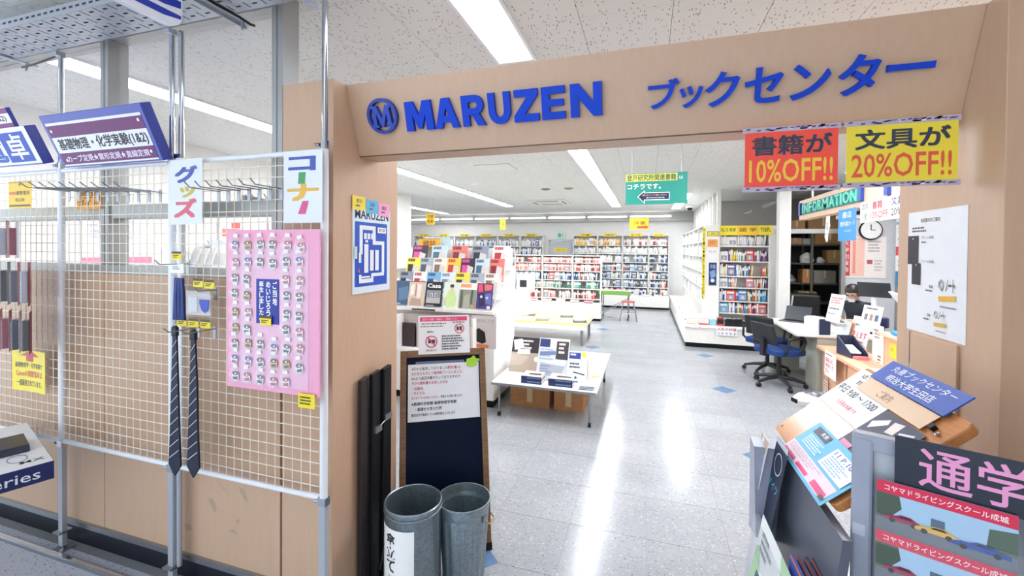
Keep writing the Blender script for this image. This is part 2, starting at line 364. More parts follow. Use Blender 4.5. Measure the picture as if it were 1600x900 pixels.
# outer walls
struct(MB().box(-9, 14.05, 0, 4.6, 14.2, ZC, mat('#F8F7F4', .7)), 'wall_back')
struct(MB().box(-5.25, 1.7, 0, -5.1, 8.6, ZC, mat('#EDEBE6', .7)).box(-9, 8.45, 0, -5.25, 8.6, ZC, mat('#EDEBE6', .7)), 'wall_left')
struct(MB().box(-9.1, 8.45, 0, -9, 14.2, ZC, mat('#EDEBE6', .7)), 'wall_far_left')
struct(MB().box(4.5, 1.6, 0, 4.6, 14.2, ZC, mat('#D8D5CE', .7)), 'wall_right')
# bulkhead and wall lamps along the top of the back wall
struct(MB().box(-9, 13.75, 2.62, 1.3, 14.05, ZC, mat('#A9A9A6', .7)), 'trim_2')
WL = m_emit('#FFFFFF', 5)
for k in range(7):
    x = -7.6+k*1.28
    t = thing('wall_light', 'tube lamp on the grey bulkhead at the back, %s from the left' % ('first second third fourth fifth sixth seventh'.split()[k]), 'light', (x, 13.74, 2.76), group='tube lamps along the back bulkhead')
    MB().box(-.6, -.035, -.03, .6, 0, .03, PWHITE).build('housing', t); MB().tube([(-.58, -.06, 0), (.58, -.06, 0)], .022, WL, 10).build('tube', t, True)
    MB().box(-.62, -.07, -.025, -.595, 0, .025, WHITE).build('socket', t); MB().box(.595, -.07, -.025, .62, 0, .025, WHITE).build('socket', t)
# ---- shop front: low wall with laminate boards, posts, glass
wf = struct(MB().box(-6.2, 1.625, .1, -1.64, 1.7, 1.55, LAM), 'wall_front')
xs = [-6.2, -5.36, -4.12, -2.88, -1.64]
for a, b in zip(xs, xs[1:]): MB().box(a+.0025, 1.6, .1, b-.0025, 1.626, 1.55, LAM).build('wall_board', wf)
for pts in ([(-2.04, .55), (-2.0, .5), (-1.94, .46), (-2.01, .51)], [(-2.1, .43), (-2.07, .44), (-2.04, .39), (-2.06, .37)], [(-1.9, .53), (-1.86, .52), (-1.84, .46), (-1.87, .48)], [(-1.92, .36), (-1.89, .37), (-1.9, .34)], [(-1.97, .29), (-1.93, .31), (-1.9, .29), (-1.94, .295)], [(-2.27, .27), (-2.22, .28), (-2.21, .25), (-2.25, .24)]):
    MB().quad([(x, 1.5993, z) for x, z in pts], mat('#B09A80', .6)).build('tape_mark', wf)
MB().box(-6.2, 1.585, .1, -1.62, 1.6, .128, STEEL).build('kick_rail', wf)
struct(MB().box(-6.2, 1.597, 0, -1.36, 1.66, .1, mat('#0B1020', .4)), 'baseboard_front')
FR = mat('#A7A8A6', .35, .35)
w1 = struct(MB().box(-6.2, 1.6, 1.55, -1.64, 1.7, 1.6, FR), 'window_1', bevel=.003)
MB().box(-6.2, 1.61, 1.855, -1.64, 1.69, 1.93, FR).build('transom', w1, bevel=.003)
MB().box(-6.2, 1.61, 2.84, -1.64, 1.69, 2.9, FR).build('top_rail', w1)
for x in (-5.36, -4.12, -2.875, -1.665):
    p = MB().box(x-.033, 1.6, 1.6, x+.033, 1.7, 2.9, FR).build('post', w1, bevel=.003)
    MB().box(x-.002, 1.5985, 1.6, x+.002, 1.6, 2.9, mat('#6A6C6C', .5)).build('gasket', p)
for a, b in zip(xs, xs[1:]):
    MB().box(a+.035, 1.648, 1.6, b-.035, 1.653, 1.855, GLASS).build('pane', w1); MB().box(a+.035, 1.648, 1.93, b-.035, 1.653, 2.84, GLASS).build('pane', w1)
# left pillar, beam, right pillar
struct(MB().box(-1.63, 1.6, 0, -1.345, 2.12, 2.46, LAM), 'wall_left_pillar', bevel=.002)
beam = struct(MB().prism([(1.68, 2.46), (1.785, 2.15), (1.93, 2.15), (1.93, 2.46)], -1.345, .975, LAM, 'yz'), 'wall_beam', bevel=.002)
MB().box(-1.345, 1.7835, 2.147, .975, 1.789, 2.1515, mat('#6B5244', .6)).build('edge_strip', beam)
rp = struct(MB().box(.975, 1.6, 0, 2.4, 2.14, 2.46, LAM), 'wall_right_pillar', bevel=.002)
MB().box(.9665, 1.77, .15, .975, 2.03, 1.4, LAM).build('access_panel', rp, bevel=.001)
MB().box(.970, 2.032, .15, .976, 2.042, 1.4, mat('#2A1C16', .7)).build('hinge_slot', rp)
for k in range(5): MB().box(.968, 2.032, .55+k*.17, .9735, 2.042, .6+k*.17, STEEL).build('hinge', rp)
struct(MB().box(2.35, 2.0, 0, 4.5, 2.14, ZC, LAM), 'wall_right_front')
# ---- glazed partition and storage room at the right
PW = mat('#ECEBE6', .4)
pt = struct(MB().box(1.3, 9.15, 0, 2.42, 9.2, 2.2, PW).box(1.3, 9.15, 0, 1.34, 14.05, 2.2, PW), 'wall_partition')
for x in (1.32, 2.35): MB().box(x-.035, 9.15, 2.2, x+.035, 9.22, ZC, PW).build('post', pt)
for k in range(7): MB().box(1.285, 9.75+k*.62, 2.2, 1.345, 9.82+k*.62, ZC, PW).build('post', pt)
MB().box(1.36, 9.18, 2.2, 2.31, 9.185, ZC, GLASS).build('pane', pt)
for k in range(7): MB().box(1.31, 9.2+k*.62, 2.2, 1.315, 9.75+k*.62, ZC, GLASS).build('pane', pt)
struct(MB().box(2.1, 8.18, 0, 2.27, 8.34, ZC, PW), 'trim_3', bevel=.004)
struct(MB().box(2.27, 9.08, 2.05, 4.5, 9.16, 2.13, PW), 'trim_4')
struct(MB().box(1.34, 11.2, 0, 4.5, 11.3, ZC, mat('#8C8A85', .8)), 'wall_storage')
gw = struct(MB().box(3.12, 8.55, 0, 4.5, 8.62, 2.3, mat('#D3D6DA', .5)), 'wall_office')
MB().box(3.1, 8.5, 0, 3.16, 8.56, 2.3, ALU).build('post', gw); MB().box(3.86, 8.5, 0, 3.92, 8.56, 2.3, ALU).build('post', gw)
struct(MB().box(3.05, 8.5, 2.27, 4.5, 8.62, 2.33, PW), 'trim_5')
# back door
d = struct(MB().box(-3.08, 14.0, 0, -2.3, 14.05, 2.0, mat('#C3C5CC', .45)), 'door_1')
MB().box(-3.12, 13.98, 0, -3.07, 14.05, 2.05, ALU).box(-2.31, 13.98, 0, -2.26, 14.05, 2.05, ALU).box(-3.12, 13.98, 2.0, -2.26, 14.05, 2.05, ALU).build('door_frame', d)
MB().tube([(-2.42, 13.96, 1.0), (-2.42, 13.94, 1.0), (-2.54, 13.94, 1.0)], .012, CHROME).build('door_handle', d)
MB().box(-2.95, 13.96, 1.93, -2.6, 14.0, 1.98, STEEL).build('door_closer', d)

# ================================================================== raised lettering on the beam
def beam_mtx(x, z):      # frame on the sloping face of the beam
    y = 1.68+(2.46-z)*(.105/.31); ph = math.atan2(.31, -.105)
    return frame_mtx((x, y, z), 0, ph)
def letters(name, label, txt, x0, x1, zc, hts, bold, gap, depth=.011):
    t = thing(name, label, 'sign', mtx=beam_mtx(x0, zc)); pos = 0; n = len(txt)
    for ch, (a, b, lo, hi) in zip(txt, hts):
        me, mx0, mx1, my0, my1 = text_mesh(ch, bold, .5)
        mb = MB(); mtx = Matrix.Translation((0, 0, depth)) @ Matrix.Diagonal(((b-a)/(mx1-mx0), (hi-lo)/(my1-my0), depth*1.6, 1)) @ Matrix.Translation((-mx0, -my0, 0))
        mb.mesh(me, Matrix.Translation((a-x0, lo, 0)) @ mtx, BLUE); mb.build('letter', t)
    return t
GL = {
 'M': [[(0, 0), (.27, 0), (.27, .56), (.44, .06), (.56, .06), (.73, .56), (.73, 0), (1, 0), (.96, 1), (.68, 1), (.5, .5), (.32, 1), (.04, 1)]],
 'A': [[(0, 0), (.28, 0), (.5, .7), (.5, 1), (.35, 1)], [(.5, .7), (.72, 0), (1, 0), (.65, 1), (.5, 1)], [(.34, .2), (.66, .2), (.59, .42), (.41, .42)]],
 'Z': [[(0, 0), (1, 0), (1, .24), (.45, .24), (.98, .8), (.98, 1), (.04, 1), (.04, .77), (.55, .77), (0, .2)]],
 'E': [[(0, 0), (1, 0), (1, .23), (.34, .23), (.34, .4), (.93, .4), (.93, .61), (.34, .61), (.34, .77), (1, .77), (1, 1), (0, 1)]],
 'N': [[(0, 0), (.27, 0), (.27, .56), (.73, 0), (1, 0), (1, 1), (.73, 1), (.73, .44), (.27, 1), (0, 1)]]}
def arc(cx, cy, ro, ri, a0, a1, n=10):
    A = [a0+(a1-a0)*k/n for k in range(n+1)]
    return [[(cx+ro[0]*math.cos(p), cy+ro[1]*math.sin(p)), (cx+ro[0]*math.cos(q_), cy+ro[1]*math.sin(q_)), (cx+ri[0]*math.cos(q_), cy+ri[1]*math.sin(q_)), (cx+ri[0]*math.cos(p), cy+ri[1]*math.sin(p))] for p, q_ in zip(A, A[1:])]
GL['U'] = [[(0, .42), (.3, .42), (.3, 1), (0, 1)], [(.7, .42), (1, .42), (1, 1), (.7, 1)]]+arc(.5, .42, (.5, .43), (.2, .2), PI, 2*PI, 14)
GL['R'] = [[(0, 0), (.3, 0), (.3, 1), (0, 1)], [(.3, .78), (.55, .78), (.55, 1), (.3, 1)], [(.3, .36), (.55, .36), (.55, .58), (.3, .58)], [(.42, .37), (.74, .4), (1, 0), (.66, 0)]]+arc(.55, .68, (.4, .32), (.13, .1), -PI/2, PI/2)
H_ = .0635
t = thing('raised_lettering', 'raised blue letters reading MARUZEN on the beige beam', 'sign', mtx=beam_mtx(-1.05, 2.303))
for ch, a, b in (('M', -1.052, -.913), ('A', -.906, -.79), ('R', -.772, -.667), ('U', -.650, -.552), ('Z', -.538, -.432), ('E', -.418, -.322), ('N', -.300, -.176)):
    mb = MB()
    for pl_ in GL[ch]: mb.prism([(a+1.05+x*(b-a), -H_+y*2*H_) for x, y in pl_], .002, .02, BLUE)
    mb.build('letter', t)
letters('raised_lettering', 'raised blue katakana reading ブックセンター at the right of the beam', 'ブックセンター', 0, .87, 2.295,
        [(-.004, .108, -.05, .055), (.108, .19, -.055, .022), (.197, .31, -.06, .06), (.328, .446, -.06, .06), (.473, .587, -.06, .055), (.612, .724, -.06, .068), (.745, .869, .004, .026)], .02, 0)
t = thing('logo_emblem', 'round blue emblem with an M in a ring left of the blue lettering', 'sign', mtx=beam_mtx(-1.17, 2.316))
mb = MB(); q = 40; ro, ri = .078, .064
for k in range(q):
    a, b = 2*PI*k/q, 2*PI*(k+1)/q
    P = lambda r, s, z: (r*math.cos(s), r*math.sin(s), z)
    mb.add([P(ri, a, 0), P(ro, a, 0), P(ro, b, 0), P(ri, b, 0), P(ri, a, .022), P(ro, a, .022), P(ro, b, .022), P(ri, b, .022)], [(4, 5, 6, 7), (1, 2, 6, 5), (3, 0, 4, 7)], mat('#0A349A', .35))
mb.build('ring', t)
mb = MB(); M_ = [(-.056, -.05), (-.02, -.05), (-.02, -.037), (-.029, -.037), (-.026, .012), (-.004, -.048), (.006, -.048), (.027, .012), (.03, -.037), (.021, -.037), (.021, -.05), (.057, -.05), (.057, -.037), (.049, -.037), (.043, .034), (.052, .034), (.052, .047), (.024, .047), (.001, -.012), (-.022, .047), (-.051, .047), (-.051, .034), (-.042, .034), (-.048, -.037), (-.056, -.037)]
tri = [(0, 1, 2, 3, 23, 24), (3, 4, 22, 23), (4, 19, 20, 21, 22), (4, 5, 18, 19), (5, 6, 18), (6, 7, 17, 18), (7, 14, 15, 16, 17), (7, 8, 13, 14), (8, 9, 10, 11, 12, 13)]
n_ = len(M_); mb.add([(x, y, .002) for x, y in M_]+[(x, y, .024) for x, y in M_], [tuple(n_+k for k in f) for f in tri]+[(i, (i+1) % n_, n_+(i+1) % n_, n_+i) for i in range(n_)], mat('#0A3CB0', .35))
mb.build('letter', t)

# ================================================================== banners under the beam
def banner(name, label, x0, x1, z0, z1, base, l1, c1, l2, c2):
    w, h = x1-x0, z1-z0; o = sheet(name, label, 'banner', ((x0+x1)/2, 1.748, (z0+z1)/2), 0, w, h, base, [('t', l1, .08, .07, .86, .36, c1, .03), ('t', l2, .05, .5, .9, .42, c2, .012)], thick=.0015)
    for zz, nm in ((h/2, 'top_border'), (-h/2-.018, 'bottom_border')):
        mb = MB().box(-w/2-.008, zz, -.0012, w/2+.008, zz+.018, -.0003, mat('#B9AEC2', .4)); rr = random.Random(3)
        for k in range(34):
            x = -w/2+rr.random()*(w-.014); z = zz+.002+rr.random()*.009
            mb.quad([(x, z, 0), (x+.012, z+.001, 0), (x+.014, z+.006, 0), (x+.002, z+.005, 0)], mat(['#5E4A78', '#8C6C7C', '#E2DEE8', '#473A55'][k % 4], .4))
        mb.build(nm, o)
    MB().box(-w/2-.004, -h/2, .0022, w/2+.004, h/2, .0026, m_clear('#FFFFFF', .015)).build('laminate_film', o)
    return o
banner('banner', 'red laminated banner reading 10%OFF hanging under the beam', .335, .622, 1.935, 2.13, '#F8452E', '書籍が', '#14233C', '10%OFF!!', '#F6C62B')
banner('banner', 'yellow laminated banner reading 20%OFF hanging under the beam', .646, .948, 1.94, 2.13, '#F2DB2C', '文具が', '#14233C', '20%OFF!!', '#E4532B')

# ================================================================== poster on the left pillar: shop map
o = sheet('map_board', 'blue shop floor map titled MARUZEN mounted on the left pillar', 'map', (-1.341, 1.885, 1.69), PI/2, .31, .42, '#DCE9F1', [
    ('t', 'MARUZEN', .05, .015, .9, .11, '#12304E', .025), ('r', .05, .16, .86, .76, '#0C4FC0')], thick=.004)
mp = MB(); WH = '#EAF0F8'
prints(mp, .31, .42, [('r', .16, .2, .08, .34, WH), ('r', .16, .2, .42, .05, WH), ('r', .5, .2, .08, .2, WH), ('r', .5, .38, .32, .045, WH), ('r', .75, .38, .075, .39, WH), ('r', .14, .52, .06, .12, WH),
    ('r', .27, .29, .07, .07, WH), ('r', .36, .29, .07, .07, WH), ('r', .45, .29, .05, .07, WH), ('r', .3, .37, .07, .03, WH), ('r', .27, .42, .11, .34, WH), ('r', .42, .49, .1, .25, WH), ('r', .56, .49, .1, .25, WH),
    ('r', .14, .78, .06, .1, WH), ('r', .14, .83, .34, .05, WH), ('r', .45, .78, .06, .1, WH), ('r', .45, .77, .36, .04, WH), ('r', .2, .8, .22, .02, WH), ('r', .62, .21, .24, .07, '#FDFDFD'), ('t', '案内図', .65, .225, .18, .04, '#222222'), ('p', [(.1, .73), (.15, .7), (.15, .76)], '#E0508C'), ('r', .02, .45, .07, .14, '#C8DCC8')], .0012)
mp.build('floor_plan', o)
for k, (c, l, tx) in enumerate((('#F4DC3C', 'small yellow note stuck at the left above the shop map', '新刊'), ('#58B4E0', 'small blue note stuck in the middle above the shop map', '文具'), ('#F0A0CC', 'small pink note stuck at the right above the shop map', '雑誌'))):
    sheet('sticky_note', l, 'note', (-1.3395, 1.775+k*.104, 1.922-.008*k), PI/2, .1, .068, c, [('t', tx, .3, .2, .4, .3, '#333333'), ('l', .25, .62, .5, .2, 1, '#555555')], group='coloured notes above the shop map', thick=.0008)

# poster on the right pillar
sheet('price_poster', 'large white price poster with dark pouches taped to the right pillar', 'poster', (.9735, 1.905, 1.632), -PI/2, .325, .45, '#E9EAEE', [
    ('t', '利用案内のご案内', .24, .06, .34, .035, '#2A2226'), ('l', .08, .13, .36, .05, 2, '#55505A'), ('r', 0, .2, .21, .24, '#1B1628'), ('c', .1, .225, .007, '#E8E8EE'), ('t', 'クリーム商品', .26, .205, .22, .025, '#444444'), ('l', .26, .25, .1, .02, 1, '#444444'),
    ('r', .09, .43, .17, .18, '#15121F'), ('c', .17, .445, .007, '#E8E8EE'), ('t', 'クリーム商品', .27, .4, .22, .025, '#444444'), ('t', '袋', .42, .6, .07, .025, '#333333'), ('l', .36, .64, .14, .02, 1, '#333333'), ('t', 'ペン ノート', .58, .54, .26, .1, '#4A5A3A', .03), ('p', [(.58, .68), (.86, .66), (.86, .7), (.6, .72)], '#E0B030'), ('r', .62, .75, .24, .012, '#9A8E96'),
    ('t', '袋', .4, .83, .06, .022, '#333333'), ('l', .34, .87, .14, .02, 1, '#333333'), ('t', 'ペン ノート', .52, .79, .18, .07, '#5A6A4A', .03), ('p', [(.52, .89), (.72, .88), (.72, .91), (.53, .92)], '#D8AC38'), ('r', .56, .945, .16, .01, '#B0A4A8')], curl=0, thick=.0012)

# ================================================================== poles, wire mesh panels
def pole(name, label, x, y, dbl=False):
    t = thing(name, label, 'pole', (x, y, 0), group='display poles along the shop front')
    MB().box(-.017, -.012, .02, .017, .012, .6, mat('#B4BAC2', .35, .35)).build('lower_tube', t, bevel=.002)
    MB().box(-.02, -.016, .58, .02, .016, .615, CHROME).build('collar', t)
    MB().tube([(0, 0, .615), (0, 0, 2.14)], .0165, PWHITE, 16).build('white_tube', t, True)
    MB().tube([(0, 0, 2.14), (0, 0, 2.765)], .0125, CHROME, 16).build('chrome_tube', t, True)
    MB().tube([(0, 0, 2.13), (0, 0, 2.165)], .0185, CHROME, 16).build('collar', t)
    MB().tube([(-.018, -.01, 2.148), (-.04, -.012, 2.148)], .008, STEEL, 8).build('set_screw', t)
    MB().tube([(-.018, -.01, .6), (-.036, -.014, .6)], .007, STEEL, 8).build('set_screw', t)
    MB().box(-.03, -.03, .098, .03, .03, .106, STEEL).build('clamp', t); MB().box(-.04, -.035, 0, .04, .035, .006, STEEL).build('foot_plate', t)
    MB().tube([(0, 0, .006), (0, 0, .03)], .012, CHROME, 10).build('levelling_screw', t)
    if dbl: MB().tube([(.05, .01, 2.14), (.05, .01, 2.765)], .0125, CHROME, 16).build('chrome_tube', t, True); MB().tube([(.05, .01, .615), (.05, .01, 2.14)], .0165, PWHITE, 16).build('white_tube', t, True); MB().tube([(.03, .012, .1), (.03, .012, .615)], .012, mat('#B4BAC2', .35, .35), 10).build('lower_tube', t); MB().box(.0, -.006, 2.14, .06, .018, 2.16, CHROME).build('bracket', t)
    return t
YP = 1.535
pole('display_pole', 'leftmost display pole, between the calculator packs and the mesh panel', -3.115, YP); pole('display_pole', 'middle display pole with twin chrome tubes beside the neckties', -2.255, YP, True); pole('display_pole', 'display pole in front of the pillar right of the pink board', -1.335, YP)
def mesh_panel(label, x0, x1, z0=.61, z1=2.12):
    t = thing('mesh_panel', label, 'mesh panel', ((x0+x1)/2, YP, z0), group='white wire mesh display panels'); w = (x1-x0)/2; h = z1-z0; TB = PWHITE; WR = mat('#EDE6D6', .4)
    for nm, pts in (('top_rail', [(-w, 0, h), (w, 0, h)]), ('bottom_rail', [(-w, 0, 0), (w, 0, 0)])): MB().tube(pts, .0125, TB, 12).build(nm, t, True)
    v = MB().tube([(0, -.004, 0), (0, -.004, h)], .0023, WR, 5).me('wire'); hz = MB().tube([(-w, -.006, 0), (w, -.006, 0)], .0023, WR, 5).me('wire')
    n = round(2*w/.05)
    for k in range(1, n): o = bpy.data.objects.new('wire', v); C.objects.link(o); o.parent = t; o.location = (-w+2*w*k/n, 0, 0)
    n = round(h/.05)
    for k in range(1, n): o = bpy.data.objects.new('wire', hz); C.objects.link(o); o.parent = t; o.location = (0, 0, h*k/n)
mesh_panel('white wire mesh panel at the left edge behind the calculator packs', -3.98, -3.135)
mesh_panel('white wire mesh panel in the middle holding the long row of empty hooks', -3.095, -2.275)
mesh_panel('white wire mesh panel at the right carrying the pink keychain board', -2.235, -1.355)
# hooks
def hook(label, x, z, L=.2, yb=YP-.012, group='empty display hooks'):
    t = thing('display_hook', label, 'hook', (x, yb, z), group=group)
    MB().box(-.009, -.003, -.05, .009, .0, .012, STEEL).build('bracket', t)
    MB().tube([(0, 0, 0), (0, -L*.85, 0), (0, -L, .022)], .0028, STEEL, 6).build('prong', t, True)
for k in range(10): hook('empty metal hook under the blue and purple sign, %s from the left' % ORD[k], -3.02+k*.078, 2.0-.003*k, group='empty hooks on the middle panel')
for k in range(7): hook('empty metal hook between the rainbow letter sheets, %s from the left' % ORD[k], -1.93+k*.062, 1.965, .16, group='empty hooks on the right panel')
# twin rows of price rails behind the right hooks
for k in range(9): hook('plain wire hook on the rack behind the window, %s from the left' % ORD[k], -1.95+k*.04, 1.95, .1, 1.78, 'hooks on the rack behind the window')
# rainbow letter sheets
def vletters(name, label, c, w, h, chars, theta=0):
    o = sheet(name, label, 'paper sign', c, theta, w, h, '#E6EBF2', [('t', *c_, .05) if isinstance(c_[0], str) else ('p', *c_) for c_ in chars], film=True)
    return o
vletters('paper_sign', 'white sheet with rainbow letters reading グッズ on the middle pole', (-2.105, 1.495, 1.965), .21, .31, [('グ', .14, .1, .72, .26, '#3340A8'), ('ッ', .3, .42, .5, .17, '#C8B832'), ('ズ', .12, .6, .72, .3, '#E0506A')])
vletters('paper_sign', 'white sheet with rainbow letters reading コーナー beside the pillar', (-1.415, 1.495, 1.965), .205, .31, [('コ', .12, .08, .72, .2, '#1E3FA8'), ('ナ', .1, .46, .82, .24, '#E8B428'), ([(.4, .3), (.58, .3), (.56, .46), (.38, .46)], '#2E9A4A'), ([(.5, .7), (.66, .7), (.58, .88), (.38, .88)], '#DA3C84')])
# ================================================================== tilted header signs above the panels
ph = math.atan2(.244, -.103)
def header(label, c, w, h, bands, depth=.05):
    t = thing('header_sign', label, 'sign', mtx=frame_mtx(c, 0, ph), group='tilted header signs above the mesh panels')
    MB().box(-w/2, -h/2, -depth, w/2, h/2, 0, mat('#3B49A6', .3)).build('sign_box', t, bevel=.003)
    pb = MB(); prints(pb, w, h, bands, .001); pb.build('print', t); return t
header('tilted blue and purple header sign reading 基礎物理・化学実験', (-2.6, 1.425, 2.24), .745, .265, [('r', .03, .15, .94, .82, '#E9EAF4'), ('r', .03, .2, .94, .22, '#6A2166'), ('r', .03, .72, .94, .22, '#6A2166'), ('t', '基礎物理・化学実験(1&2)', .07, .45, .88, .25, '#1C1A24', .03), ('t', 'カーブ定規★雲形定規★直線定規', .09, .77, .82, .13, '#E7DCEC', .02), ('c', .06, .3, .03, '#EEEEEE'), ('c', .93, .27, .03, '#EEEEEE'), ('c', .08, .86, .03, '#EEEEEE'), ('c', .93, .82, .03, '#EEEEEE')])
header('tilted white and blue header sign reading 電卓 at the left edge', (-3.5, 1.42, 2.235), .78, .2, [('r', 0, 0, 1, .96, '#EDF0F7'), ('r', .67, .12, .28, .78, '#1C49B2'), ('t', '卓', .71, .16, .2, .68, '#EDF0F7', .02), ('t', '電', .42, .12, .24, .76, '#2A55B8', .03)])
header('narrow white and purple sign reading 1&2 above the 電卓 sign', (-3.55, 1.37, 2.375), .7, .1, [('r', 0, 0, 1, 1, '#EDEAF2'), ('r', 0, .02, 1, .26, '#7A2C74'), ('r', 0, .76, 1, .22, '#7A2C74'), ('t', '化学実験(1&2)', .45, .32, .5, .4, '#20202A', .02)], .02)
# punched cable tray under the ceiling
t = thing('cable_tray', 'punched steel tray running under the ceiling above the display poles', 'cable tray', (-2.4, 1.39, 2.77)); TR = mat('#B4B9C2', .4, .5)
MB().box(-2.6, -.11, 0, 1.03, .11, .003, TR).build('punched_plate', t)
MB().box(-2.6, -.112, 0, 1.03, -.109, .045, TR).build('front_flange', t); MB().box(-2.6, .109, 0, 1.03, .112, .03, TR).build('rear_flange', t)
mb = MB(); DK = mat('#3A3E46', .8)
for i in range(78):
    x = -2.56+i*.046
    for j in range(4):
        y = -.085+j*.053
        if (i+j) % 2: mb.quad([(x-.014, y-.005, -.0006), (x-.014, y+.005, -.0006), (x+.014, y+.005, -.0006), (x+.014, y-.005, -.0006)], DK)
        else: mb.quad([(x-.003, y-.021, -.0006), (x-.003, y+.021, -.0006), (x+.003, y+.021, -.0006), (x+.003, y-.021, -.0006)], DK)
    mb.quad([(x-.013, -.1126, .018), (x+.013, -.1126, .018), (x+.013, -.1126, .028), (x-.013, -.1126, .028)], DK)
mb.build('slots', t, kind='stuff')
for x in (-.715, .145, 1.0): MB().box(x-.02, .115, -.02, x+.02, .155, .004, TR).build('pole_bracket', t)
# arm with cable, right end of the tray
t = thing('bracket_arm', 'steel bracket arm with a loose black cable under the tray', 'bracket', (-1.83, 1.6, 2.768)); MB().box(-.022, -.75, -.006, .022, 0, 0, TR).box(-.022, -.75, -.02, -.019, 0, 0, TR).build('arm', t)
MB().tube([(0, -.04, -.006), (0, -.04, -.03), (.0, -.045, -.045)], [.007, .006, .001], STEEL, 6).build('hook', t)
MB().tube([(.04, -.6, -.01), (.045, -.4, -.012), (.035, -.2, -.014), (.05, -.1, -.02), (.06, -.05, -.03), (.05, -.02, -.02)], .006, BLACK, 6).build('cable', t, True)
t = thing('bracket_arm', 'steel bracket arm with a grey cable at the upper left corner', 'bracket', (-3.48, 1.6, 2.768)); MB().box(-.022, -.4, -.006, .022, 0, 0, TR).build('arm', t)
MB().tube([(0, -.04, -.006), (0, -.04, -.03), (0, -.045, -.045)], [.007, .006, .001], STEEL, 6).build('hook', t); MB().tube([(0, -.06, -.03), (.15, -.08, -.04), (.34, -.07, -.012)], .005, DGREY, 6).build('cable', t, True)
# projecting sign with stripes
t = thing('projecting_sign', 'white projecting sign with curved blue stripes hanging at the top of the picture', 'sign', (-1.82, 0, -.145))
prof = [(.6, 2.9), (.6, 2.725)]+[(1.22+.05*math.sin(a), 2.775-.05*math.cos(a)) for a in [k*PI/12 for k in range(7)]]+[(1.27, 2.9)]
MB().prism(prof, -.012, .012, mat('#EEF2FA', .25), 'yz').build('sign_panel', t)
for z0, z1 in ((2.752, 2.778), (2.795, 2.835)): MB().quad([(.0126, .6, z0), (.0126, 1.2, z0), (.0126, 1.265, z0+.012), (.0126, 1.265, z1), (.0126, .6, z1)], mat('#2038B0', .3)).build('stripe', t)
for y in (.75, 1.15): MB().tube([(0, y, 2.9), (0, y, 3.045)], .004, STEEL, 6).build('hanger', t)

# ================================================================== goods hanging on the mesh
# pink keychain board
t = thing('pink_board', 'pink board full of small bagged keychains hung on the mesh', 'display board', (-1.555, 1.47, 1.43)); PK = mat('#F0A9C6', .5, var=.03)
MB().box(-.255, -.004, -.355, .255, .004, .35, PK).build('panel', t)
mb = MB(); mb.box(-.215, -.0052, -.33, .2, -.004, .29, mat('#EDBFD6', .5)); mb.build('inner_print', t)
bl = MB().box(-.08, -.0075, -.06, .045, -.006, .135, mat('#1B2C9A', .45)); bl = bl.build('blue_label', t)
for s_, x, z0, z1 in (('ご当地', .012, .02, .125), ('めいじろう', -.024, -.03, .125), ('誕生しました。', -.062, -.05, .125)):
    mb = MB(); q = len(s_)
    for i, ch in enumerate(s_):
        zt = z1-(z1-z0)*i/q; zb = z1-(z1-z0)*(i+.9)/q
        me, a, b, c, d = text_mesh(ch, .03); mb.mesh(me, Matrix.Translation((x, -.0082, zb)) @ Matrix.Diagonal((.024/max(b-a, .5), 1, (zt-zb)/max(d-c, .6), 1)) @ Matrix.Rotation(PI/2, 4, 'X') @ Matrix.Translation((-a, -c, 0)), PAPER)
    mb.build('lettering', bl)
rr = random.Random(11)
bagm = []
for v in range(4):
    mb = MB(); w, h = .026, .036
    mb.add([(-w*.8, -.002, h), (w*.8, -.002, h), (w, -.012, h*.2), (w*.9, -.004, -h), (-w*.9, -.003, -h), (-w, -.014, 0), (0, -.02, h*.1), (0, -.005, h), (0, -.006, -h)], [(0, 5, 6, 7), (7, 6, 2, 1), (5, 4, 8, 6), (6, 8, 3, 2)], m_clear('#FFFFFF', .2, .1))
    bagm.append(mb.me('bag'))
chm = []
for v, (c1, c2) in enumerate((('#F3F1F1', '#3B3440'), ('#F4EFEF', '#B04A5C'), ('#EFEFEF', '#5A4030'), ('#F0F0F4', '#2B3C9A'), ('#E8C070', '#4A3424'))):
    mb = MB(); mb.add([(.021*math.cos(k*PI/6), -.003, .023*math.sin(k*PI/6)-.006) for k in range(12)]+[(.017*math.cos(k*PI/6), -.0, .019*math.sin(k*PI/6)-.006) for k in range(12)], [tuple(range(12))]+[(k, (k+1) % 12, 12+(k+1) % 12, 12+k) for k in range(12)], mat(c1, .3))
    mb.quad([(.017*math.cos(k*PI/5), -.0036, .010*math.sin(k*PI/5)+.006) for k in range(10)], mat(c2, .3)); mb.quad([(-.012, -.0036, -.022), (.012, -.0036, -.022), (.015, -.0036, -.008), (-.015, -.0036, -.01)], mat('#B9536B' if v % 2 else '#4A4A54', .3)); mb.quad([(-.006, -.004, .002), (.007, -.004, .0), (.004, -.004, .012)], PAPER); chm.append(mb.me('charm'))
tagm = MB().box(-.012, -.004, .03, .012, -.002, .046, PAPER).me('card')
for r in range(9):
    for c in range(6):
        x = -.2+c*.072+(rr.random()-.5)*.012; z = .285-r*.073+(rr.random()-.5)*.014
        if -.11 < x < .065 and -.1 < z < .16: continue
        if r == 8 and c == 5: continue
        g = thing('keychain_packet', 'small bagged charm on the pink board, %s row, %s column' % (ORD[r], ORD[c]), 'keychain', (-1.555+x, 1.462, 1.43+z), group='bagged keychains on the pink board'); g.rotation_euler = (0, (rr.random()-.5)*.35, 0)
        for nm, me in (('charm', rr.choice(chm)), ('bag', rr.choice(bagm)), ('card', tagm)):
            o = bpy.data.objects.new(nm, me); C.objects.link(o); o.parent = g
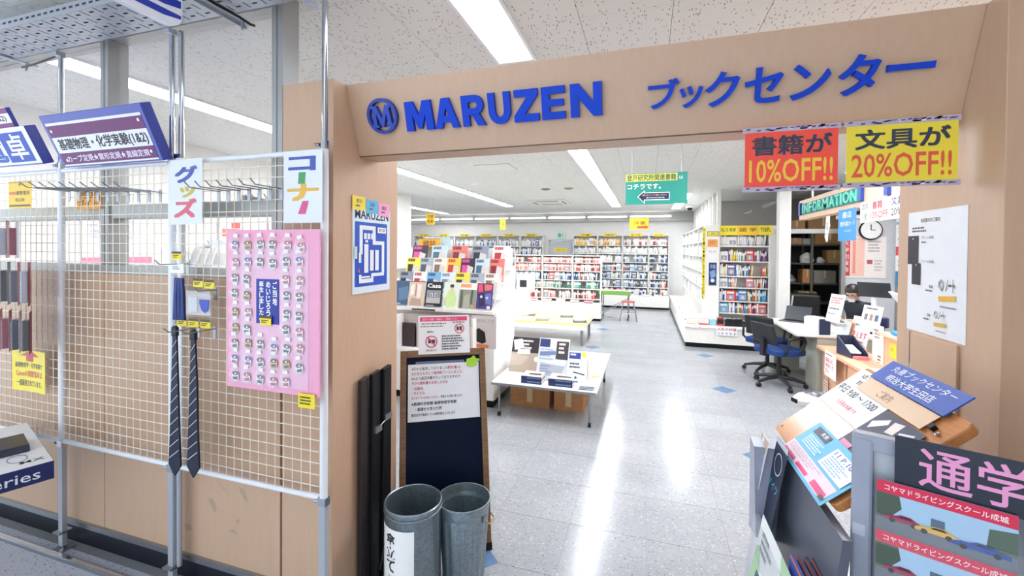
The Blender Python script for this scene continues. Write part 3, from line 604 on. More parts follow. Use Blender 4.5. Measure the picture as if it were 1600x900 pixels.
def tagcard(label, x, z, y=1.475, w=.062, h=.04):
    sheet('price_tag', label, 'price tag', (x, y, z), 0, w, h, '#F3DE25', [('r', 0, 0, 1, .28, '#5A4438'), ('l', .12, .42, .72, .4, 2, '#4A4420')], group='yellow price tags')
for l, x, z in (('yellow price tag highest on the mesh, beside the pole', -2.14, 1.66), ('yellow price tag above the clear pouch, left of a pair', -2.0, 1.535), ('yellow price tag above the clear pouch, right of a pair', -1.93, 1.53), ('yellow price tag left of three above the neckties', -2.105, 1.345), ('yellow price tag in the middle of three above the neckties', -2.03, 1.345), ('yellow price tag right of three above the neckties', -1.955, 1.345)): tagcard(l, x, z)
sheet('price_tag', 'yellow price tag on the blue label of the pink board', 'price tag', (-1.575, 1.455, 1.385), 0, .062, .04, '#F3DE25', [('r', 0, 0, 1, .25, '#5A4438'), ('l', .12, .42, .72, .4, 2, '#4A4420')])
sheet('price_tag', 'handwritten yellow tag at the lower right corner of the pink board', 'price tag', (-1.355, 1.455, 1.06), 0, .085, .06, '#F3DE25', [('l', .1, .2, .8, .65, 3, '#3A3620')])
# long hooks that carry ties and pouches
hook('long hook carrying the two neckties', -2.06, 1.315, .16, group='hooks in use'); hook('long hook right of the neckties', -1.955, 1.315, .16, group='hooks in use'); hook('hook carrying the clear crest pouch', -1.95, 1.5, .1, group='hooks in use'); hook('hook above the blue pens', -2.13, 1.62, .15, group='hooks in use')
def necktie(label, x, y, z0, z1, wob):
    t = thing('necktie', label, 'necktie', (x, y, z1)); L = z1-z0; TM = mat('#0E1830', .55, var=.2)
    pr = [(-.009, 0), (.009, 0), (.016, -.03), (.013, -.06), (.021+.003*wob, -L*.35), (.03, -L*.7), (.038, -L+.05), (0, -L), (-.038, -L+.05), (-.03, -L*.7), (-.02, -L*.35), (-.012, -.06), (-.014, -.03)]
    mb = MB().prism(pr[::-1], -.004, .004, TM, 'xz'); mb.build('tie_body', t)
    k_ = MB().obox((0, 0, -.028), (.017, 0, 0), (0, .009, 0), (0, 0, .022), TM).build('knot', t, bevel=.006)
    mb = MB(); n = 11
    for i in range(n):
        z = -.09-i*(L-.14)/n; w = .016+(.035-.016)*(-z/L)
        mb.quad([(-w, -.0048, z-.022), (w*.9, -.0048, z+.022), (w*.9, -.0048, z+.026), (-w, -.0048, z-.018)], mat('#C9CEDA', .5))
    mb.build('stripe', t)
    return t
necktie('striped navy necktie hanging in front of the middle pole', -2.098, 1.44, .63, 1.335, 0); necktie('striped navy necktie hanging right of the middle pole', -1.98, 1.44, .64, 1.325, 1)
for k in range(6): MB().tube([(-.03+k*.012, -.002*k, .0), (-.03+k*.012+.003*(-1)**k, -.004, -.09), (-.033+k*.013, -.004, -.2)], [.006, .0075, .007], mat(['#16307A', '#1B3C94', '#0F2460'][k % 3], .35), 8).build('blue_strap', None, True, label='blue strap in the bundle beside the middle pole, %s from the left' % ORD[k], cat='strap', group='blue straps by the middle pole').location = (-2.115, 1.475, 1.555)
t = thing('pouch', 'clear zip pouch with a blue crest hung on the mesh', 'pouch', (-1.985, 1.468, 1.44)); MB().box(-.075, -.004, -.055, .075, .004, .055, m_clear('#F0F4F8', .35)).build('bag', t)
MB().prism([(.012, .0), (.025, -.03), (.045, -.042), (.065, -.03), (.07, 0), (.07, .02), (.012, .02)], -.007, -.005, mat('#2444B4', .4), 'xz').build('crest', t); MB().box(-.06, -.0055, -.04, -.005, -.0045, .03, mat('#C6CAD0', .3)).build('contents', t); MB().box(-.078, -.005, .05, .078, .005, .058, mat('#A8ACB2', .4)).build('zip', t)
mb = MB(); sheet('paper_card', 'small white card hanging by a string next to the middle pole', 'card', (-2.13, 1.47, 1.6), 0, .09, .045, '#F2F2F0', [('l', .2, .3, .6, .4, 2, '#888888')])
# calculator packs at the left edge
rr = random.Random(5)
def blister(label, x, z, colr, h=.2, dev='#2B2433'):
    t = thing('blister_pack', label, 'calculator pack', (x, 1.40, z), rz=-.5, group='calculator blister packs at the left edge'); w = .05
    MB().box(-w, -.002, -h/2, w, .0, h/2, mat(colr, .4)).build('card', t)
    d_ = MB().box(-w*.8, -.03, -h*.42, w*.8, -.002, h*.3, mat(dev, .3)).build('calculator', t, bevel=.006)
    MB().box(-w*.66, -.0315, h*.12, w*.66, -.03, h*.24, mat('#9AA894', .2)).build('display', d_)
    mb = MB()
    for i in range(4):
        for j in range(5): mb.box(-w*.62+i*w*.33, -.033, -h*.38+j*h*.09, -w*.62+i*w*.33+w*.22, -.03, -h*.38+j*h*.09+h*.055, mat('#8E929C' if j else '#B05060', .4))
    mb.build('keys', d_, kind='stuff')
    MB().box(-w, -.04, -h/2, w, -.039, h*.36, m_clear('#FFFFFF', .05)).build('blister', t)
    MB().box(-w, -.04, -h/2, -w+.001, -.0, h*.36, m_clear('#FFFFFF', .05)).build('blister', t); MB().box(w-.001, -.04, -h/2, w, -.0, h*.36, m_clear('#FFFFFF', .05)).build('blister', t)
cols = ['#9A2440', '#B8BCC6', '#7C1F38', '#C3C6CE', '#3A2A44', '#A02848']
for r, (z, h, nn) in enumerate(((1.735, .2, 4), (1.5, .23, 5), (1.245, .22, 5))):
    for k in range(nn): blister('calculator blister pack at the left edge, %s row, %s from the left' % (('top', 'middle', 'bottom')[r], ORD[k]), -3.47+k*.088+.01*r, z, cols[(k+2*r) % 6], h, ['#23202E', '#8A2444', '#4A4E5A', '#1E2240', '#A9ADB8'][(k*2+r) % 5])
sheet('price_card', 'yellow card with dark bars at the top of the left mesh panel', 'price card', (-3.46, 1.52, 1.995), 0, .215, .155, '#F2C81E', [('r', 0, 0, 1, .05, '#C8A018'), ('t', '関数電卓', .35, .35, .58, .16, '#3C3424'), ('r', .03, .38, .3, .1, '#D8702C'), ('t', '¥2,530', .3, .62, .4, .14, '#3C3424'), ('r', .04, .87, .92, .06, '#3C3424'), ('c', .5, .12, .05, '#2A2A2A')], film=True)
sheet('paper_sign', 'yellow sheet with a red arrow under the calculator packs', 'paper sign', (-3.36, 1.515, .985), 0, .3, .235, '#F6E02C', [('p', [(.5, .0), (.78, .14), (.6, .14), (.6, .27), (.38, .27), (.38, .14), (.2, .14)], '#C22A2E'), ('t', '基礎物理学・化学実験で', .08, .3, .82, .13, '#3C3020', .02), ('t', 'Canonの関数電卓は', .1, .49, .8, .16, '#D25A1E', .02), ('t', '一度販売されています。', .12, .72, .76, .16, '#4A3A1C', .02)], film=True, curl=.008)
sheet('paper_sign', 'small orange sheet reading 地図ガイド behind the mesh', 'paper sign', (-2.995, 1.59, 1.97), 0, .2, .12, '#F3A93A', [('t', '地図', .1, .1, .8, .4, '#6A4A1C', .02), ('t', 'ガイド', .08, .56, .84, .34, '#6A4A1C', .02)])
# boxed calculator on a table at the left edge
t = thing('product_box', 'navy and white box lettered Series at the lower left edge', 'box', (-2.66, 1.28, .69), rz=-.31); NB = mat('#14205A', .35)
MB().box(-.75, -.5, -.085, 0, 0, -.0015, NB).build('box_body', t); MB().box(-.748, -.498, -.0015, -.002, -.002, 0, mat('#ECEEF2', .4)).build('box_top', t)
mb = MB(); put_text(mb, 'Series', -.228, -.066, -.044, -.02, 0, mat('#E8ECF4', .4), .006); mb.v = [(.001+z, x, y) for x, y, z in mb.v]; mb.build('lettering', t)
mb = MB(); put_text(mb, 'MX', -.1, -.07, -.02, -.035, 0, mat('#3A4460', .4), .006); mb.v = [(-y-.13, x, .001+z) for x, y, z in mb.v]; mb.build('lettering', t)
mb = MB()
for k in range(20):
    a, b = k*PI/10, (k+1)*PI/10; mb.quad([(-.15+r*math.cos(s_), -.1+.6*r*math.sin(s_), .001) for r, s_ in ((.05, a), (.056, a), (.056, b), (.05, b))], mat('#6A78A0', .4))
mb.build('print', t)
MB().prism([(-.42, .001), (-.22, .001), (-.24, .03), (-.42, .04)], -.42, -.05, mat('#20263E', .3), 'xz').build('calculator', t, bevel=.004)
t = thing('side_table', 'small table under the navy box outside the left edge', 'table', (-3.55, .95, 0)); MB().box(-.35, -.35, .57, .3, .3, .604, WHITE).build('table_top', t)
for sx in (-.32, .19):
    for sy in (-.32, .27): MB().box(sx-.015, sy-.015, 0, sx+.015, sy+.015, .57, STEEL).build('leg', t)

# ================================================================== foreground: bins, A-board, black folded stand
t = thing('umbrella_bin', 'plain galvanised umbrella bin with a white label reading 傘立て', 'bin', (-1.075, 1.848, 0))
R_ = .135
MB().lathe([(R_-.004, .004), (R_, .008), (R_, .455), (R_+.004, .46), (R_+.004, .478), (R_, .482), (R_-.004, .478), (R_-.004, .02), (.001, .02)], GALV, 40).build('drum', t, True)
MB().box(R_-.003, -.006, .01, R_+.002, .006, .455, GALV).build('seam', t)
MB().lathe([(R_+.0012, .445), (R_+.0045, .447), (R_+.0045, .452), (R_+.0012, .454)], GALV, 40, cap=False).build('hoop', t, True)
lb = MB(); a0, a1 = math.radians(-152), math.radians(-58)
vs = []; n = 14
for k in range(n+1):
    a = a0+(a1-a0)*k/n; vs += [((R_+.0015)*math.cos(a), (R_+.0015)*math.sin(a), .03), ((R_+.0015)*math.cos(a), (R_+.0015)*math.sin(a), .405)]
lb.add(vs, [(2*k, 2*k+2, 2*k+3, 2*k+1) for k in range(n)], PAPER); lb = lb.build('paper_label', t, True)
def wrap(mb, zoff):      # bend flat print (x along arc length, y height) round the drum
    mb.v = [((R_+.0015+zoff+z)*math.cos(a0+x/R_), (R_+.0015+zoff+z)*math.sin(a0+x/R_), y) for x, y, z in mb.v]
mb = MB()
for i, ch in enumerate('傘立て'): put_text(mb, ch, .075, .33-i*.062, .13, .385-i*.062, 0, mat('#20242C', .5), .03)
for i, ch in enumerate('として使用'): put_text(mb, ch, .088, .17-i*.028, .115, .192-i*.028, 0, mat('#20242C', .5), .01)
for i in range(15): put_text(mb, 'お客様の傘立てにご利用下さい'[i % 14], .028, .375-i*.021, .042, .391-i*.021, 0, mat('#20242C', .5), .01)
wrap(mb, .0006); mb.build('lettering', lb)
t = thing('trash_bin', 'ribbed galvanised bucket with handles standing before the blackboard', 'bin', (-.875, 2.005, 0))
n = 60; mb = MB(); vs = []; fs = []
for i, (r, z, rib) in enumerate(((.095, .0, 0), (.1, .02, 1), (.122, .36, 1), (.125, .38, 0), (.128, .395, 0), (.132, .43, 0), (.136, .435, 0), (.136, .442, 0), (.130, .442, 0), (.126, .40, 0), (.121, .38, 0), (.092, .012, 0), (.002, .012, 0))):
    for k in range(n):
        rr_ = r+(.004 if rib and k % 4 < 2 else 0); vs.append((rr_*math.cos(2*PI*k/n), rr_*math.sin(2*PI*k/n), z))
for i in range(12):
    for k in range(n): fs.append((i*n+k, i*n+(k+1) % n, (i+1)*n+(k+1) % n, (i+1)*n+k))
mb.add(vs, fs, GALV); mb.build('bucket', t)
for s_ in (-1, 1): MB().tube([(s_*.128, -.035, .37), (s_*.15, -.03, .35), (s_*.154, 0, .345), (s_*.15, .03, .35), (s_*.128, .035, .37)], .004, mat('#B99B62', .3, .8), 8).build('handle', t, True); MB().box(s_*.127-.004, -.045, .355, s_*.127+.004, -.02, .385, GALV).build('lug', t)
MB().lathe([(.094, 0), (.1, 0), (.101, .014), (.095, .014)], mat('#B08A4A', .5), 40, cap=False).build('base_rim', t, True)
# A-board: local x along the board, y = inward (away from the reader), leaning back
th = math.atan2(.514, .857); BRc = Vector((-.826, 2.286, 0)); dv = Vector((.857, .514, 0)); BW = .513
t = thing('sandwich_board', 'brown framed blackboard A-stand with white notice by the entrance', 'sign stand', tuple(BRc-dv*BW/2), rz=th)
lean = .28/1.08
def LB(x, z, o=0):       # point on the leaning front leaf, o = offset towards the reader
    return (x, lean*z-o, z+o*lean)
def leafbox(mb, x0, x1, z0, z1, o0, o1, m):
    ps = [LB(x, z, o) for o in (o0, o1) for z in (z0, z1) for x in (x0, x1)]
    mb.add(ps, [(0, 1, 3, 2), (4, 6, 7, 5), (0, 4, 5, 1), (2, 3, 7, 6), (0, 2, 6, 4), (1, 5, 7, 3)], m); return mb
h = BW/2
for x0, x1 in ((-h, -h+.036), (h-.036, h)): leafbox(MB(), x0, x1, 0, 1.085, -.012, .012, WOOD).build('stile', t, bevel=.003)
for x0, x1 in ((-h, -h+.036), (h-.036, h)): leafbox(MB(), x0-.002, x1+.002, 0, .035, -.014, .014, BLACK).build('foot', t)
leafbox(MB(), -h+.036, h-.036, 1.045, 1.085, -.012, .012, WOOD).build('top_rail', t, bevel=.003); leafbox(MB(), -h+.036, h-.036, .16, .2, -.012, .012, WOOD).build('bottom_rail', t, bevel=.003)
leafbox(MB(), -h+.036, h-.036, .2, 1.045, -.006, .003, BOARD).build('blackboard', t)
for s_ in (-1, 1): MB().obox((s_*(h-.018), .4, .53), (.016, 0, 0), (0, .012*1, .012*.3), (0, -.13, .53), WOOD).build('rear_leg', t)
MB().tube([(-h+.03, .11, .3), (-h+.03, .46, .3)], .003, STEEL, 6).build('stay', t)
rt = t
def on_board(name, label, cat, x0, x1, z0, z1, o, base, items, parent=None):
    w, hh = x1-x0, (z1-z0)*math.sqrt(1+lean**2); c = Matrix.Translation(rt.location) @ Matrix.Rotation(th, 4, 'Z') @ Vector(LB((x0+x1)/2, (z0+z1)/2, o))
    return sheet(name, label, cat, c, th, w, hh, base, items, phi=PI/2-math.atan(lean), thick=.0008)
on_board('notice_paper', 'white notice with black and red lines taped to the blackboard', 'notice', -h+.045, h-.042, .69, 1.005, .0045, '#E9ECF0', [
    ('t', '4月から販売しておりました', .05, .05, .5, .06, '#23242A'), ('t', '教科書は、', .55, .05, .2, .06, '#C8284A'), ('t', '5/31をもちまして販売終了いたしました。', .05, .135, .72, .06, '#C8284A'), ('t', '6/1より返品作業を行っておりますので', .05, .22, .68, .06, '#23242A'), ('t', '今から教科書をお探しの方は', .05, .305, .5, .06, '#C8284A'), ('t', '・出版社', .05, .4, .16, .055, '#C8284A'), ('t', '・タイトル', .05, .48, .18, .055, '#C8284A'), ('t', 'をスタッフへお伝えください。', .05, .57, .38, .045, '#C8284A'), ('t', '教室からお探し致します', .45, .57, .3, .045, '#23242A'), ('t', '※基礎科学実験 基礎物理学実験', .05, .665, .62, .06, '#23242A', .012), ('t', '・基礎から学ぶ力学', .1, .76, .36, .06, '#23242A', .012), ('t', '教室以外で販売している教科書もございます', .05, .86, .6, .05, '#23242A')])
on_board('tape_strip', 'grey translucent strip along the top of the blackboard', 'tape', -h+.09, h-.13, .99, 1.02, .0035, '#6A7486', [])
lf = MB(); lf.add([(-.012, -.03, 0), (.012, -.03, 0), (.03, -.022, 0), (.032, .0, 0), (.05, .006, 0), (.05, .016, 0), (.028, .02, 0), (.02, .034, 0), (.008, .036, 0), (-.004, .024, 0), (-.03, .02, 0), (-.036, .0, 0), (-.03, -.022, 0)], [tuple(range(13))], mat('#A6DC3A', .5))
o = lf.build('sticker', None, label='lime green hand shaped sticker on the blackboard notice', cat='sticker'); o.matrix_world = frame_mtx(Matrix.Translation(rt.location) @ Matrix.Rotation(th, 4, 'Z') @ Vector(LB(h-.085, 1.005, .008)), th, PI/2-math.atan(lean))
on_board('notice_card', 'white no-photography notice with a pink bar standing on the blackboard', 'notice', -h+.105, h-.095, 1.06, 1.285, .016, '#F3F4F6', [('r', .03, .04, .93, .11, '#EE4A78'), ('t', '店内での撮影・録音は、ご遠慮ください', .08, .065, .7, .06, '#FBD8E2'), ('l', .06, .2, .6, .05, 1, '#777777'), ('l', .04, .27, .56, .05, 1, '#777777'), ('o', .8, .36, .13, '#D03A5C', .022), ('r', .745, .31, .04, .1, '#3A3036'), ('r', .8, .3, .05, .11, '#4A3A40'), ('p', [(.72, .26), (.74, .26), (.88, .46), (.86, .46)], '#D03A5C'),
    ('t', '撮影禁止', .17, .4, .13, .05, '#333333'), ('o', .25, .68, .155, '#D03A5C', .025), ('r', .19, .62, .05, .1, '#3A3036'), ('r', .25, .63, .07, .1, '#4A3A40'), ('p', [(.16, .56), (.18, .55), (.34, .8), (.32, .81)], '#D03A5C'), ('t', '録音も禁止です', .15, .88, .2, .05, '#555555'), ('l', .45, .53, .45, .4, 6, '#666666'), ('t', '携帯電話', .66, .17, .25, .045, '#555555')])
# folded black stand leaning by the left pillar
t = thing('folded_stand', 'folded black stand with silver clips leaning beside the left pillar', 'stand', (-1.3, 1.86, 0))
for i, (y0, y1, x, z1, m) in enumerate(((-.1, -.045, -.02, 1.06, mat('#2A2224', .5)), (-.04, .03, .0, 1.075, BLACK), (.035, .1, .015, 1.085, BLACK))):
    MB().prism([(y0, 0), (y1, 0), (y1, z1+.01), (y0, z1)], x-.012, x+.012, m, 'yz').build('bar', t, bevel=.003)
MB().box(-.018, -.03, .78, .026, .02, .81, STEEL).build('clip', t); MB().box(.0, .04, .82, .034, .095, .85, STEEL).build('clip', t); MB().tube([(.02, -.01, .8), (.03, .06, .83)], .004, CHROME, 6).build('wire', t)
mb = MB().tube([(.03, .0, .08), (.035, .02, .16), (.034, .05, .2)], .004, DGREY, 6).build('latch', t)

# ================================================================== lectern at the right with papers
LC = Vector((.609, 1.574, 1.167)); LT, LP = -PI/2-.0, .721; LM = frame_mtx(LC, LT, LP)
t = thing('lectern', 'varnished wooden lectern with a slanted top in front of the right pillar', 'lectern', mtx=LM)
def rbox(w, h, r, z0, z1, m):
    p = []
    for cx, cy, a in ((w/2-r, h/2-r, 0), (-w/2+r, h/2-r, 1), (-w/2+r, -h/2+r, 2), (w/2-r, -h/2+r, 3)): p += [(cx+r*math.cos((a+k/4)*PI/2), cy+r*math.sin((a+k/4)*PI/2)) for k in range(5)]
    return MB().prism(p, z0, z1, m)
rbox(.534, .382, .02, -.024, 0, OAK).build('slanted_top', t, bevel=.003)
LMi = LM.inverted()
def lpart(mb, name, **k):
    mb.v = [tuple(LMi @ Vector(v)) for v in mb.v]; return mb.build(name, t, **k)
lpart(MB().box(.7, 1.55, .03, .75, 1.66, 1.235, OAK), 'column'); lpart(MB().box(.56, 1.45, 0, .9, 1.79, .03, OAK), 'base_plate'); MB().box(.2, .12, 0, .215, .135, .012, BLACK).build('knob', t); MB().lathe([(.006, 0), (.006, .006), (.001, .008)], CHROME, 10, (.235, .12, 0)).build('screw', t); MB().lathe([(.004, 0), (.004, .003), (.001, .004)], STEEL, 8, (-.24, -.165, 0)).build('screw', t)
def on_lect(name, label, cat, yl, yr, s0, s1, base, items, off=.002, thick=.001, group=None):
    """yl/yr: positions along the reading direction, s0/s1 along the slope, relative to the top's centre"""
    c = LM @ Vector(((yl+yr)/2, (s0+s1)/2, off)); return sheet(name, label, cat, c, LT, yr-yl, s1-s0, base, items, phi=LP, thick=thick, group=group)
on_lect('opening_hours_sheet', 'white opening hours sheet on the upper left of the lectern', 'paper', -.262, .03, .0, .178, '#F1F2F4', [('t', '丸善ブックセンター明治大学生田店', .14, .06, .82, .12, '#222428', .015), ('t', '営業時間のご案内', .2, .23, .45, .11, '#222428', .015), ('t', '平日 9:00 ～ 17:00', .03, .45, .86, .18, '#222428', .01), ('t', '土日祝は休業です', .3, .75, .45, .1, '#D23A5E', .01)], off=.0035)
on_lect('backing_sheet', 'glossy white sheet under the opening hours on the lectern', 'paper', -.265, .04, -.05, -.004, '#F4EEE8', [('r', .4, .2, .3, .6, '#E4DED8')], off=.002)
on_lect('name_card', 'blue and tan card reading 丸善ブックセンター 明治大学生田店 on the lectern', 'card', -.175, .2, .165, .25, '#1E4BA6', [('t', '丸善ブックセンター', .12, .12, .8, .3, '#E8ECF4', 0), ('t', '明治大学生田店', .18, .54, .62, .32, '#E8ECF4', .006)], off=.012, thick=.004)
on_lect('guide_card', 'tan card reading ご案内 below the blue card on the lectern', 'card', -.17, .19, .105, .163, '#E0BE9C', [('t', 'ご案内', .3, .3, .2, .5, '#6A5244', 0)], off=.008)
on_lect('leaflet', 'dark blue leaflet with pale shapes lying across the lectern', 'leaflet', .035, .225, -.07, .1, '#1E2240', [('p', [(.05, .3), (.3, .1), (.36, .2), (.12, .45)], '#E8E4EA'), ('p', [(.4, .1), (.6, .05), (.62, .3), (.45, .34)], '#E8DCD4'), ('p', [(.66, .2), (.9, .1), (.92, .16), (.7, .3)], '#D8DCE8'), ('r', .08, .55, .14, .14, '#D8487E'), ('p', [(.3, .5), (.5, .45), (.55, .62), (.34, .7)], '#EADBD6'), ('r', .7, .5, .2, .05, '#C8CEDE'), ('r', .05, .84, .3, .1, '#E88AAE')], off=.006)
on_lect('flyer', 'light blue flyer with pink panel curling over the lower lectern edge', 'flyer', -.09, .262, -.215, -.06, '#5DB4D4', [('r', .02, .1, .9, .3, '#5DB4D4'), ('r', .0, .62, .96, .32, '#F4D2E0'), ('r', .02, .84, .28, .08, '#E0407C'), ('r', .36, .84, .24, .08, '#E0407C'), ('r', .7, .8, .24, .12, '#E0407C'), ('l', .04, .66, .7, .14, 3, '#C8B0BC'), ('r', .08, .06, .28, .18, '#3A3250'), ('t', '未来', .2, .08, .12, .1, '#F0F0F4'), ('l', .1, .3, .4, .26, 5, '#D8EEF6'), ('r', .52, .12, .44, .44, '#EEF4FA'), ('l', .56, .28, .36, .26, 5, '#9AB4D8'), ('t', '11 P.10', .56, .15, .3, .1, '#2A4C9A', .01), ('r', .9, .86, .06, .08, '#444444')], off=.014, thick=.0014)
bpy.data.objects['flyer']['label'] = 'light blue flyer with a pink panel on the lower half of the lectern'
t = thing('handheld_device', 'white and dark grey rounded device on a stand behind the lectern', 'device', (.87, 2.72, 0), rz=.3)
mb = MB(); prof = [(.0, .0), (.05, .004), (.068, .02), (.07, .04), (.055, .062), (.03, .074), (.001, .078)]
mb.lathe(prof, mat('#EDEEF2', .25), 24, (0, 0, .86)); mb.v = [(x*1.45, y, z) for x, y, z in mb.v]; mb.build('shell', t, True)
mb = MB(); mb.lathe([(.066, .056), (.052, .068), (.035, .0795), (.001, .085)], mat('#4A4C54', .3), 20, (0, 0, .86)); mb.v = [(x*1.3+.012, y*.86, z) for x, y, z in mb.v]; mb.build('dark_cover', t, True)
MB().box(-.105, -.02, .885, -.085, .02, .905, BLACK).build('grille', t); MB().tube([(0, 0, .02), (0, 0, .86)], .018, PWHITE, 12).build('stand_pole', t, True); MB().lathe([(.13, 0), (.13, .012), (.02, .024)], PWHITE, 24).build('stand_base', t, True)

# ================================================================== leaflet stand under the lectern (faces the entrance)
t = thing('leaflet_rack', 'grey acrylic leaflet rack standing below the lectern', 'leaflet rack', (0, 0, 0)); AC = mat('#8F93A4', .3, var=.08)
MB().prism([(1.72, .72), (1.72, 1.04), (1.66, 1.03), (1.62, .74)], .36, .47, AC, 'yz').build('side_panel', t)
MB().prism([(.38, .40), (.40, .40), (.47, 1.02), (.45, 1.02)], 1.2, 1.7, mat('#5A5E6C', .3), 'xz').build('back_panel', t)
MB().prism([(.30, .40), (.315, .40), (.37, .82), (.355, .82)], 1.18, 1.62, m_clear('#C8D0DA', .3), 'xz').build('front_pocket', t)
MB().box(.30, 1.18, .38, .42, 1.7, .4, AC).build('floor_plate', t); MB().box(.36, 1.4, .02, .4, 1.46, .38, STEEL).build('post', t); MB().box(.26, 1.2, 0, .5, 1.66, .02, STEEL).build('foot', t)
ph2 = math.radians(80)
sheet('flyer', 'white and green flyer with navy headline in the leaflet rack', 'flyer', (.335, 1.375, .68), -PI/2, .36, .36, '#EEF0EE', [('p', [(0, .3), (.1, .22), (.22, .45), (.14, .8), (0, .9)], '#A9CDA0'), ('p', [(.55, 0), (1, 0), (1, .5), (.8, .55)], '#B4D4A8'), ('t', '電子辞書', .12, .42, .5, .2, '#2C2C7A', .02), ('t', '学びの秋', .08, .66, .6, .2, '#2C2C7A', .02), ('t', '¥30,000円', .58, .48, .36, .12, '#C83A4C', .01), ('l', .1, .1, .3, .2, 3, '#888888')], phi=ph2)
sheet('leaflet', 'teal and black leaflet behind the green flyer in the rack', 'leaflet', (.405, 1.6, .93), -PI/2, .12, .3, '#1B2A44', [('o', .5, .25, .12, '#D8DCE2', .012), ('t', 'ドイツ', .15, .45, .7, .1, '#58B8D0', .01), ('r', 0, 0, 1, .06, '#C8CCD4')], phi=ph2)
sheet('leaflet', 'white leaflet with crumpled foil wrap at the far end of the rack', 'leaflet', (.385, 1.685, .975), -PI/2, .09, .17, '#EFEFEF', [('p', [(0, 0), (1, .02), (.9, .3), (.1, .26)], '#C9B29C'), ('p', [(.2, .02), (.5, .05), (.4, .28)], '#F8F4EE'), ('r', .1, .86, .5, .06, '#333333')], phi=ph2)
for k in range(4):
    sheet('booklet', 'navy booklet standing upright in the leaflet rack, %s from the near side' % ORD[3-k], 'booklet', (.372+k*.016, 1.27, .80), -PI/2, .12, .17, '#2A4C9E' if k == 0 else '#22365E', [('l', .1, .4, .4, .08, 1, '#DDE4F2'), ('c', .2, .3, .03, '#DDE4F2'), ('r', 0, 0, 1, .05, '#C86A5A')] if k == 0 else [('r', 0, 0, 1, .05, '#B8584E')], phi=math.radians(84), thick=.007, group='navy booklets in the leaflet rack')

# ================================================================== brochure rack, lower right corner
RS = .93; RT = -.42; RC = Vector((.72, 1.153, .1)); RM = frame_mtx(RC, RT) @ Matrix.Scale(RS, 4)
t = thing('brochure_rack', 'grey plastic brochure rack with clear pockets at the lower right', 'brochure rack', mtx=RM)
GP = mat('#9DA3B2', .3, var=.05)
W2 = .275
MB().box(-W2, 0, -.05, -W2+.045, 1.235, 0, GP).build('post', t, bevel=.008); MB().box(W2-.045, 0, -.05, W2, 1.235, 0, GP).build('post', t, bevel=.008)
MB().box(-W2, 1.205, -.045, W2, 1.245, -.004, GP).build('top_bar', t, bevel=.006); MB().box(-W2, -.1075, -.12, W2, .03, .12, GP).build('base', t, bevel=.004); MB().box(-W2+.045, .03, -.03, W2-.045, 1.2, -.024, mat('#C8CCD4', .35)).build('back_panel', t)
MB().box(-W2+.004, .98, -.0005, -W2+.03, 1.01, .0006, mat('#B9BECB', .3)).build('moulded_mark', t)
MB().box(.03, .2, -.02, .042, 1.13, .012, STEEL).build('pocket_rail', t); MB().box(.026, 1.095, .002, .048, 1.125, .016, BLACK).build('clip', t)
for k in range(4):
    z = 1.0-k*.125
    for x0, x1 in ((-W2+.05, .02), (.06, W2-.04)):
        p = MB().box(x0, z-.005, -.02, x1, z, .035, m_clear('#FFFFFF', .05)).box(x0, z, .033, x1, z+.07, .036, m_clear('#FFFFFF', .035)).build('pocket', t)
hd = sheet('header_card', 'black header card with large pink characters 通学免許 on the brochure rack', 'sign', RM @ Vector((.03, 1.205, .012)), RT, .44*RS, .125*RS, '#1B2233', [('t', '通学免許', .1, .1, .85, .78, '#E99AC6', .012), ('p', [(.72, 0), (.76, 0), (.72, 1), (.68, 1)], '#C6A15A'), ('p', [(.83, .2), (.88, .2), (.85, 1), (.8, 1)], '#C6A15A')], thick=.003, rough=.35)
def brochure(label, cx, cy, w, h, items, base, zoff=.02, group=None): return sheet('brochure', label, 'brochure', RM @ Vector((cx, cy, zoff)), RT, w*RS, h*RS, base, items, group=group, thick=.004)
def car(x, y, w, col): return [('p', [(x, y+.08), (x+w*.12, y+.045), (x+w*.3, y+.035), (x+w*.45, y), (x+w*.7, y), (x+w*.86, y+.05), (x+w, y+.07), (x+w, y+.12), (x, y+.12)], col), ('p', [(x+w*.46, y+.012), (x+w*.67, y+.012), (x+w*.76, y+.045), (x+w*.36, y+.045)], '#2A3240'), ('c', x+w*.22, y+.115, .04, '#22242A'), ('c', x+w*.78, y+.115, .04, '#22242A')]
drv = [('r', 0, 0, 1, .2, '#D8284C'), ('t', 'コヤマドライビングスクール成城', .06, .05, .88, .1, '#F8E8EC', .012), ('r', 0, .2, 1, .42, '#A9C8E2'), ('r', 0, .6, 1, .4, '#6E7680'), ('p', [(0, .2), (.18, .2), (.2, .4), (.1, .6), (0, .62)], '#4A5A4C'), ('p', [(.82, .3), (1, .25), (1, .62), (.8, .6)], '#5A6A5C'), ('r', .42, .4, .1, .2, '#5C6E84')]+car(.06, .5, .3, '#A02A4A')+car(.3, .52, .32, '#E4B24A')+car(.56, .56, .4, '#1E4AA0')
for k in range(4): brochure('driving school brochure with a red title bar, %s pocket from the top' % ORD[k], -.105, 1.075-k*.125, .235, .15, drv, '#9AA6B4', .02+.004*k, 'driving school brochures')
for k in range(2): brochure('red brochure in the right column of the rack, %s from the top' % ('upper', 'lower')[k], .15, 1.06-k*.2, .17, .17, [('t', '合宿', .15, .15, .6, .3, '#F8E0D8', .02), ('t', 'ライン', .15, .55, .6, .25, '#F8E0D8', .02)], '#DE4A3A', .022, 'red brochures')

